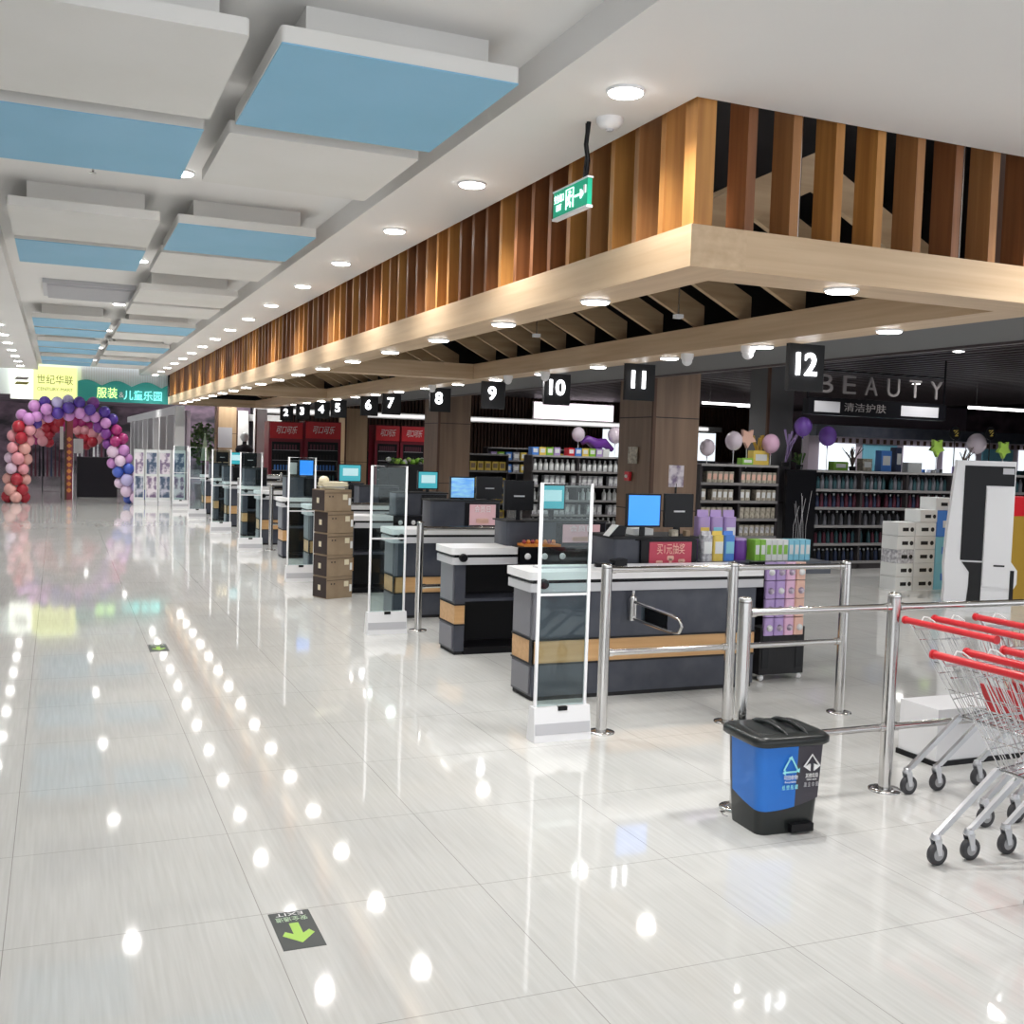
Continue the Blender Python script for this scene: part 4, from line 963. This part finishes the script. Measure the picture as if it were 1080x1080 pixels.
# ------------------------------------------------------------------ shelf-top balloons and decorations
def balloon(px, py, rpx, y, m, label, base_z=None, sq=1.12):
    c = at(px, py, 'y', y); r = rpx*(c-Vector((0, 0, HC))).length/FPX
    t = thing('balloon', label, 'balloon', (c.x, c.y, c.z-r*sq))
    MB().ball((0, 0, r*sq), r, m, 16, sq, 12).build('balloon_skin', t)
    MB().lathe([(r*.12, -.03), (r*.04, .01)], m, n=8).build('knot', t)
    if base_z is not None and c.z-r*sq > base_z: MB().tube([(0, 0, 0), (0, 0, base_z-(c.z-r*sq))], .006, 'wplast', 5).build('stick', t)
for a_ in [(746, 472, 8, 13.8, 'pearl', 'pearl white balloon at the left end of the beige shelf top', 1.615), (774, 465, 9, 13.8, 'pearl', 'pearl white balloon, second on the beige shelf top', 1.615), (813, 468, 9, 13.8, 'pinkb', 'pink balloon on the beige shelf top', 1.615),
          (847, 450, 9, 13.8, 'violet', 'violet balloon left one above the black end panel', 1.565), (873, 460, 9, 13.8, 'violet', 'violet balloon right of the other above the dark shelves', 1.565),
          (610, 458, 7, 19.7, 'pearl', 'pearl balloon left one above the centre shelving', 1.635), (649, 459, 8, 19.7, 'pearl', 'pearl balloon right one above the centre shelving', 1.635), (1030, 468, 9, 13.8, 'pearl', 'greyish balloon above the dark shelves by the kiosk', 1.565)]:
    balloon(*a_[:6], a_[6])
def star(px, py, y, m, label):
    c = at(px, py, 'y', y); t = thing('foil_balloon', label, 'foil balloon', (c.x, c.y, c.z)); r = .16
    MB().prism([(r*(1 if k % 2 else .55)*math.sin(k*PI/5), r*(1 if k % 2 else .55)*math.cos(k*PI/5)) for k in range(10)], 'y', -.03, .03, m).build('star', t)
    MB().tube([(0, 0, -.1), (0, 0, 1.56-c.z)], .006, 'wplast', 5).build('stick', t)
star(988, 472, 13.7, 'lime', 'lime star balloon left of the greyish balloon'); star(1058, 474, 13.7, 'lime', 'lime star balloon right of the greyish balloon'); star(788, 462, 13.8, 'peach', 'peach star balloon among the balloons on the beige shelf')
def twigs(px, py, y, m, label, nm='twig_bunch', n_=7, h=.28, z=1.6):
    c = at(px, py, 'y', y); t = thing(nm, label, 'decoration', (c.x, c.y, z))
    MB().lathe([(.05, 0), (.06, .07)], 'blackm', n=10).build('pot', t); q = MB()
    for i in range(n_):
        a = random.uniform(-1, 1)*.5; q.tube([(0, 0, .05), (a*h*.4, random.uniform(-.04, .04), h*.6), (a*h*1.1, random.uniform(-.08, .08), h+random.uniform(-.05, .08))], [.012, .01, .02 if m in ('gold', 'lav', 'leaf') else .006], m, 6)
    q.build('stems', t)
twigs(829, 470, 13.95, 'lav', 'lavender curly stems on the beige shelf beside the pink balloon', h=.55); twigs(800, 470, 13.9, 'gold', 'golden curly stems behind the pink balloon', h=.45)
twigs(899, 490, 13.8, 'twig', 'dark spiky plant on the shelf top right of the violet balloons', n_=14, h=.32, z=1.565); twigs(843, 490, 13.85, 'leaf', 'small dark green plant above the black end panel', z=1.565, n_=10, h=.18)
twigs(1017, 480, 13.7, 'twig', 'dark branching stems right of the lime star', n_=9, h=.4, z=1.565)
def topitem(nm, px, py, y, w, h, m, label, z): c = at(px, py, 'y', y); boxthing(nm, label, 'pack', (c.x, y, z), w, .15, h, m, 'whitep')
topitem('soap_box', 884, 487, 13.8, .28, .14, 'greenp', 'green pack on the dark shelf top under the violet balloon', 1.565)
topitem('soap_box', 912, 485, 13.8, .2, .2, 'beige', 'yellowish pack on the dark shelf top', 1.565)
topitem('detergent_box', 932, 480, 13.8, .22, .34, 'bluep', 'deep blue bottle pack on the dark shelf top', 1.565); topitem('detergent_box', 945, 480, 13.85, .12, .40, 'navyp', 'navy pack beside the deep blue pack on the shelf top', 1.565)
topitem('white_pack', 962, 488, 13.8, .3, .16, 'whitep', 'white pack left of the lime star on the shelf top', 1.565)
topitem('basket_box', 800, 478, 13.9, .3, .22, 'yellowp', 'yellow house-shaped box behind the balloons', 1.615); topitem('green_box', 786, 482, 13.75, .2, .10, 'greenp', 'small green box under the peach star', 1.615)
t = thing('purple_swag', 'purple cloth swag between the two pearl balloons over the centre shelves', 'cloth', tuple(at(628, 470, 'y', 19.8))); q = MB()
q.tube([(-.32, 0, .05), (-.2, 0, .12), (0, 0, .02), (.2, 0, .06), (.4, 0, -.08)], [.05, .09, .13, .10, .05], 'purple', 10); q.build('cloth', t)
for i, px in enumerate((1005+3, 1045)):
    c = at(px, 457, 'y', 13.5); t = thing('black_balloon_tag', 'black round tag with yellow swirl, %s' % ['left one above the lime star', 'right one beside the lime star'][i], 'tag', (c.x, c.y, c.z))
    MB().lathe([(.11, 0), (.11, .03)], 'black', ax='y', n=18).build('disc', t)
    MB().tube([(-.05, -.008, .04), (.04, -.008, .05), (-.03, -.008, .0), (.05, -.008, .01), (-.02, -.008, -.05), (.04, -.008, -.04)], .008, 'yellowp', 6).build('swirl', t)
    MB().tube([(0, .015, -.1), (0, .015, 1.57-c.z)], .008, 'black', 6).build('stem', t)
# green fire extinguisher like dark bottle by the centre
t = thing('umbrella_bin', 'dark slim bin beside the nearest till at left of the column', 'bin', (at(637, 560, 'y', 9.6).x, 9.6, 0)); MB().lathe([(.10, 0), (.12, 1.0), (.11, 1.02)], 'black').build('body', t)

# ------------------------------------------------------------------ entrance signs and far hall
t = thing('store_sign', 'yellow illuminated supermarket sign with white logo panel over the passage', 'sign', (0, 29.95, 2.62))
a, b_, c = at(11, 400, 'y', 29.9), at(35, 400, 'y', 29.9), at(81, 400, 'y', 29.9)
z1 = at(58, 387, 'y', 29.9).z-2.62; z0 = at(58, 422, 'y', 29.9).z-2.62
MB().box(a.x, b_.x, 0, .1, z0, z1, 'signw').build('logo_panel', t); MB().box(b_.x, c.x, 0, .1, z0, z1, 'signy').build('name_panel', t)
q = MB(); xm = (a.x+b_.x)/2
q.hexa([(xm-.18, -.01, z0+.36), (xm+.12, -.01, z0+.36), (xm+.12, 0, z0+.36), (xm-.18, 0, z0+.36), (xm-.12, -.01, z0+.43), (xm+.18, -.01, z0+.43), (xm+.18, 0, z0+.43), (xm-.12, 0, z0+.43)], 'signtxt')
q.hexa([(xm-.18, -.01, z0+.48), (xm+.12, -.01, z0+.48), (xm+.12, 0, z0+.48), (xm-.18, 0, z0+.48), (xm-.12, -.01, z0+.55), (xm+.18, -.01, z0+.55), (xm+.18, 0, z0+.55), (xm-.12, 0, z0+.55)], 'dimletter'); q.build('logo_mark', t)
q = text_mesh('世纪华联', .26, .004, 'signtxt', 'chinese_lettering', t, .85); q.location = ((b_.x+c.x)/2, -.012, z0+.50)
q = text_mesh('CENTURY MART', .12, .004, 'signtxt', 'latin_lettering', t, .85); q.location = ((b_.x+c.x)/2, -.012, z0+.27)
t = thing('clothes_hall_sign', 'teal hill-shaped sign with lime and cyan characters over the passage', 'sign', (0, 29.97, 0))
pts = []; e0, e1 = at(82, 420, 'y', 29.95), at(183, 424, 'y', 29.95)
n_ = 40
for i in range(n_+1):
    u = i/n_; x = e0.x+(e1.x-e0.x)*u; pts.append((x, 3.03+.14*abs(math.sin(u*PI*3.2+.7))))
pts = [(e1.x, 2.62), (e0.x, 2.62)] + pts
MB().prism(pts, 'y', 0, .1, 'signg').build('board', t)
q = text_mesh('服装', .30, .004, 'limelet', 'lime_lettering', t, .5); q.location = (at(113, 418, 'y', 29.95).x, -.012, 2.83)
q = text_mesh('&', .2, .004, 'tile_w', 'ampersand', t); q.location = (at(128, 419, 'y', 29.95).x, -.012, 2.81)
q = text_mesh('儿童乐园', .27, .004, 'cyanlet', 'cyan_lettering', t, .95); q.location = (at(151, 420, 'y', 29.95).x, -.012, 2.80)
# balloon arches
bm = {n: mat('balloon_'+n, c, .25) for n, c in (('red', (.45, .03, .05)), ('rose', (.80, .35, .40)), ('coral', (.80, .42, .38)), ('mag', (.45, .04, .20)), ('plum', (.22, .05, .30)), ('orchid', (.60, .28, .62)), ('blue', (.07, .13, .55)), ('lilac', (.55, .50, .80)), ('pale', (.80, .62, .78)), ('indigo', (.10, .05, .35)))}
for k_, v_ in bm.items(): M['b_'+k_] = v_
def arch(name, label, path, y, n_, r, sch, spread):
    p0 = at(*path[0], 'y', y); t = thing(name, label, 'balloon arch', (p0.x, y, 0))
    pts = [at(*p, 'y', y) for p in path]; L = [0]
    for a, b_ in zip(pts, pts[1:]): L.append(L[-1]+(b_-a).length)
    for i in range(n_):
        s_ = L[-1]*(i//4)/(n_//4-1 if n_ >= 8 else 1); s_ = min(s_, L[-1]-1e-4); j = max(k for k in range(len(L)-1) if L[k] <= s_)
        k_ = (s_-L[j])/(L[j+1]-L[j]); p = pts[j].lerp(pts[j+1], k_); d = (pts[j+1]-pts[j]).normalized(); nn = d.cross(Vector((0, 1, 0)))
        an = (i % 4)*PI/2+(i//4)*.785; off = nn*math.cos(an)*spread+Vector((0, 1, 0))*math.sin(an)*spread
        q_ = p+off; u = s_/L[-1]; c = sch(u, i); rr = r*random.uniform(.9, 1.08)
        q_.z = max(q_.z, rr)
        if i == 0 and n_ < 60: MB().tube([(0, 0, 0)]+[(p_.x-p0.x, 0, p_.z) for p_ in pts]+[(pts[-1].x-p0.x, 0, 0)], .015, 'black', 6).build('hoop', t)
        MB().ball((0, 0, 0), rr, 'b_'+c, 12, 1.05).build('balloon', t, (q_.x-p0.x, q_.y-y, q_.z))
def sch1(u, i):
    seq = [(.10, ['red', 'coral']), (.22, ['coral', 'rose', 'pale', 'rose']), (.32, ['red', 'rose']), (.42, ['orchid', 'indigo', 'orchid']), (.58, ['orchid', 'indigo', 'lilac', 'mag']), (.70, ['indigo', 'plum', 'plum', 'orchid']), (.79, ['mag', 'plum', 'mag']), (.84, ['orchid', 'pale']), (.90, ['blue']), (.97, ['lilac', 'pale']), (2, ['blue', 'pale'])]
    for lim, cs in seq:
        if u < lim: return cs[i % len(cs)]
arch('balloon_arch', 'big arch of pink, purple, red and blue balloons at the passage entrance', [(17, 527), (18, 500), (20, 470), (27, 448), (36, 434), (60, 430), (90, 430), (105, 437), (117, 455), (124, 472), (126, 485), (133, 505), (143, 525)], 29.45, 100, .145, sch1, .19)
arch('balloon_arch', 'smaller inner arch of dark red balloons behind the big one', [(45, 465), (48, 452), (60, 445), (75, 445), (88, 452), (97, 466)], 34, 44, .15, lambda u, i: ['mag', 'red', 'red', 'rose'][i % 4], .17)
# things inside the far passage
def px_box(nm, cat, label, px0, px1, py0, py1, y, d, m, part='body'):
    a = at(px0, py1, 'y', y); b_ = at(px1, py0, 'y', y); t = thing(nm, label, cat, (a.x, y, max(a.z, 0) if a.z > .12 else 0)); z = max(a.z, 0) if a.z > .12 else 0
    MB().box(0, b_.x-a.x, 0, d, 0, b_.z-z, m).build(part, t); return t, b_.x-a.x, b_.z-z
t, w, h = px_box('banner_column', 'banner column', 'slim brown column banner with red diamonds standing in the passage', 68, 77, 443, 528, 31.0, .2, 'maroon')
q = MB()
for i in range(9): z = .25+i*.17; q.prism([(w*.55, z-.07), (w*.55+.07, z), (w*.55, z+.07), (w*.55-.07, z)], 'y', -.01, 0, 'orangep')
q.build('diamond_pattern', t); MB().box(0, w*.25, -.012, 0, 0, h, 'backslat').build('side_strip', t)
t, w, h = px_box('table', 'table', 'table under a black cloth in the passage', 81, 124, 483, 523, 32.3, .9, 'cloth_d', 'black_cloth')
t, w, h = px_box('notice_board', 'notice', 'small white notice board beside the brown banner column', 78, 88, 463, 478, 32.0, .05, 'whitep', 'board'); MB().box(w/2-.01, w/2+.01, 0, .02, -t.location.z, 0, 'blackm').build('pole', t)
t, w, h = px_box('notice_board', 'notice', 'tall white framed notice left of the brown banner column', 63, 67, 450, 474, 31.4, .05, 'whitep', 'board'); MB().box(w/2-.01, w/2+.01, 0, .02, -t.location.z, 0, 'blackm').build('pole', t)
# dark clothes rack, seated chair-like form left
t = thing('clothes_rack', 'rail of dark clothes behind the left leg of the balloon arch', 'clothes rack', (at(47, 500, 'y', 35.5).x, 35.5, 0))
MB().tube([(-.6, 0, 0), (-.6, 0, 1.5), (.6, 0, 1.5), (.6, 0, 0)], .02, 'steel').build('rail', t)
for i in range(9): MB().hexa([(-.5+i*.11, -.22, .45), (-.44+i*.11, -.22, .45), (-.44+i*.11, .22, .45), (-.5+i*.11, .22, .45), (-.48+i*.11, -.1, 1.46), (-.46+i*.11, -.1, 1.46), (-.46+i*.11, .1, 1.46), (-.48+i*.11, .1, 1.46)], random.choice(['cloth_d', 'navyp', 'cloth_d', 'winep'])).build('garment', t)
t = thing('clothes_rack', 'rail of light and dark clothes farther inside the passage', 'clothes rack', (at(105, 480, 'y', 38).x, 38, 0))
MB().tube([(-.8, 0, 0), (-.8, 0, 1.6), (.8, 0, 1.6), (.8, 0, 0)], .02, 'steel').build('rail', t)
for i in range(12): MB().hexa([(-.7+i*.12, -.22, .5), (-.62+i*.12, -.22, .5), (-.62+i*.12, .22, .5), (-.7+i*.12, .22, .5), (-.68+i*.12, -.1, 1.55), (-.64+i*.12, -.1, 1.55), (-.64+i*.12, .1, 1.55), (-.68+i*.12, .1, 1.55)], ['whitep', 'greyp', 'winep', 'cloth_d'][i % 4]).build('garment', t)
# poster boards right of the arch
for i, (p0, p1) in enumerate([(141, 152), (153, 166), (167, 180), (181, 195)]):
    a, b_ = at(p0, 525, 'y', 28.8), at(p1, 525, 'y', 28.8); w = b_.x-a.x
    t = thing('poster_board', 'white poster board with fashion prints, %s from the left beside the balloon arch' % ORD[i], 'poster board', (a.x, 28.8, 0))
    MB().box(0, w, 0, .05, .12, 1.42, 'whitep').box(0, w, -.1, .15, 0, .12, 'wplast').build('board', t)
    for k, (z0_, z1_) in enumerate(((.2, .74), (.80, 1.34))): MB().box(.03, w-.03, -.005, 0, z0_, z1_, 'poster' if (i+k) % 2 else 'poster2').build('print', t)
# white colonnade of the far shops
cl = thing('shop_colonnade', 'row of white pillars and header beam along the far shops', 'colonnade', (2.95, 30.6, 0))
MB().box(0, .25, 0, 22, 2.38, 2.62, 'white').build('header', cl)
for i in range(9): MB().box(0, .25, i*2.4, i*2.4+.35, 0, 2.38, 'white').build('pillar', cl)
MB().box(.3, .4, 0, 22, 0, 2.5, 'lilacwall').build('rear_wall', cl)
for i in range(8): MB().box(.29, .3, .5+i*2.4, 2.25+i*2.4, 0, 2.1, 'dark').build('dark_opening', cl)
# greenery and white frames near the far end
t = thing('potted_tree', 'leafy green tree with pale ornaments left of the pale wood column', 'tree', (at(214, 480, 'y', 33).x, 33, 0))
MB().lathe([(.2, 0), (.25, .4), (.22, .4)], 'whitep').build('pot', t); MB().tube([(0, 0, .4), (.03, 0, 1.2)], .04, 'twig').build('trunk', t)
q = MB()
for i in range(420):
    a, b2, r_ = random.uniform(0, 2*PI), random.uniform(-1, 1), random.uniform(.2, 1)**.5
    c = Vector((math.cos(a)*.48*r_*math.sqrt(1-b2*b2), math.sin(a)*.4*r_, 1.6+b2*.65*r_)); d = Vector((random.uniform(-1, 1), random.uniform(-1, 1), random.uniform(-1, 1))).normalized()*.09; e = d.orthogonal().normalized()*.04
    q.quad([c-d, c+e, c+d, c-e], 'leaf')
q.build('foliage', t); MB().hexa([(-.12, -.45, 1.1), (.12, -.45, 1.1), (.12, -.4, 1.1), (-.12, -.4, 1.1), (-.01, -.45, 1.9), (.01, -.45, 1.9), (.01, -.4, 1.9), (-.01, -.4, 1.9)], 'mint').build('ornament', t)
for i, (p0, p1, pt, y, m_) in enumerate([(250, 262, 433, 31.6, 'white'), (270, 282, 431, 30.8, 'white')]):
    a, b_ = at(p0, pt, 'y', y), at(p1, pt, 'y', y); column(a.x, b_.x, y, y+.4, a.z, m_, ['white pillar right of the pale wood column', 'white pillar left of the red coolers'][i], ())
t = thing('white_door_frame', 'white archway frame between the two white pillars', 'frame', (at(254, 500, 'y', 33).x, 32.0, 0))
MB().box(0, .05, 0, .3, 0, 2.3, 'white').box(0, 1.0, 0, .3, 2.3, 2.5, 'white').build('frame', t); MB().box(.05, .95, .2, .25, 0, 2.3, 'cloth_d').build('dark_opening', t)
t, w, h = px_box('notice_board', 'notice', 'grey white menu board fixed on the pale wood column', 230, 245, 451, 472, 31.3, .04, 'greyplast', 'board')
# mannequin with round white head
t = thing('mannequin', 'mannequin with round white head and dark coat behind the far tills', 'mannequin', tuple(Vector((at(258, 461, 'y', 30.2).x, 30.2, 0))))
MB().lathe([(.14, 0), (.16, .05), (.03, .08), (.03, .8), (.20, .85), (.24, 1.1), (.20, 1.3), (.25, 1.48), (.20, 1.58), (.06, 1.62), (.055, 1.70)], 'cloth_d', n=16).build('coat', t)
MB().ball((0, 0, 1.82), .12, 'whitep', 14, 1.15).build('head', t)

# ------------------------------------------------------------------ light
w = bpy.data.worlds.new('world'); S.world = w; w.use_nodes = True
w.node_tree.nodes['Background'].inputs[0].default_value = (.93, .96, 1, 1); w.node_tree.nodes['Background'].inputs[1].default_value = 1.0
clean()
S.view_settings.view_transform = 'Standard'; S.view_settings.look = 'None'; S.view_settings.gamma = 1; S.view_settings.exposure = 0.82
S.view_settings.use_curve_mapping = False
S.cycles.max_bounces = 8; S.cycles.use_denoising = True; S.cycles.sample_clamp_indirect = 6; S.cycles.transparent_max_bounces = 16
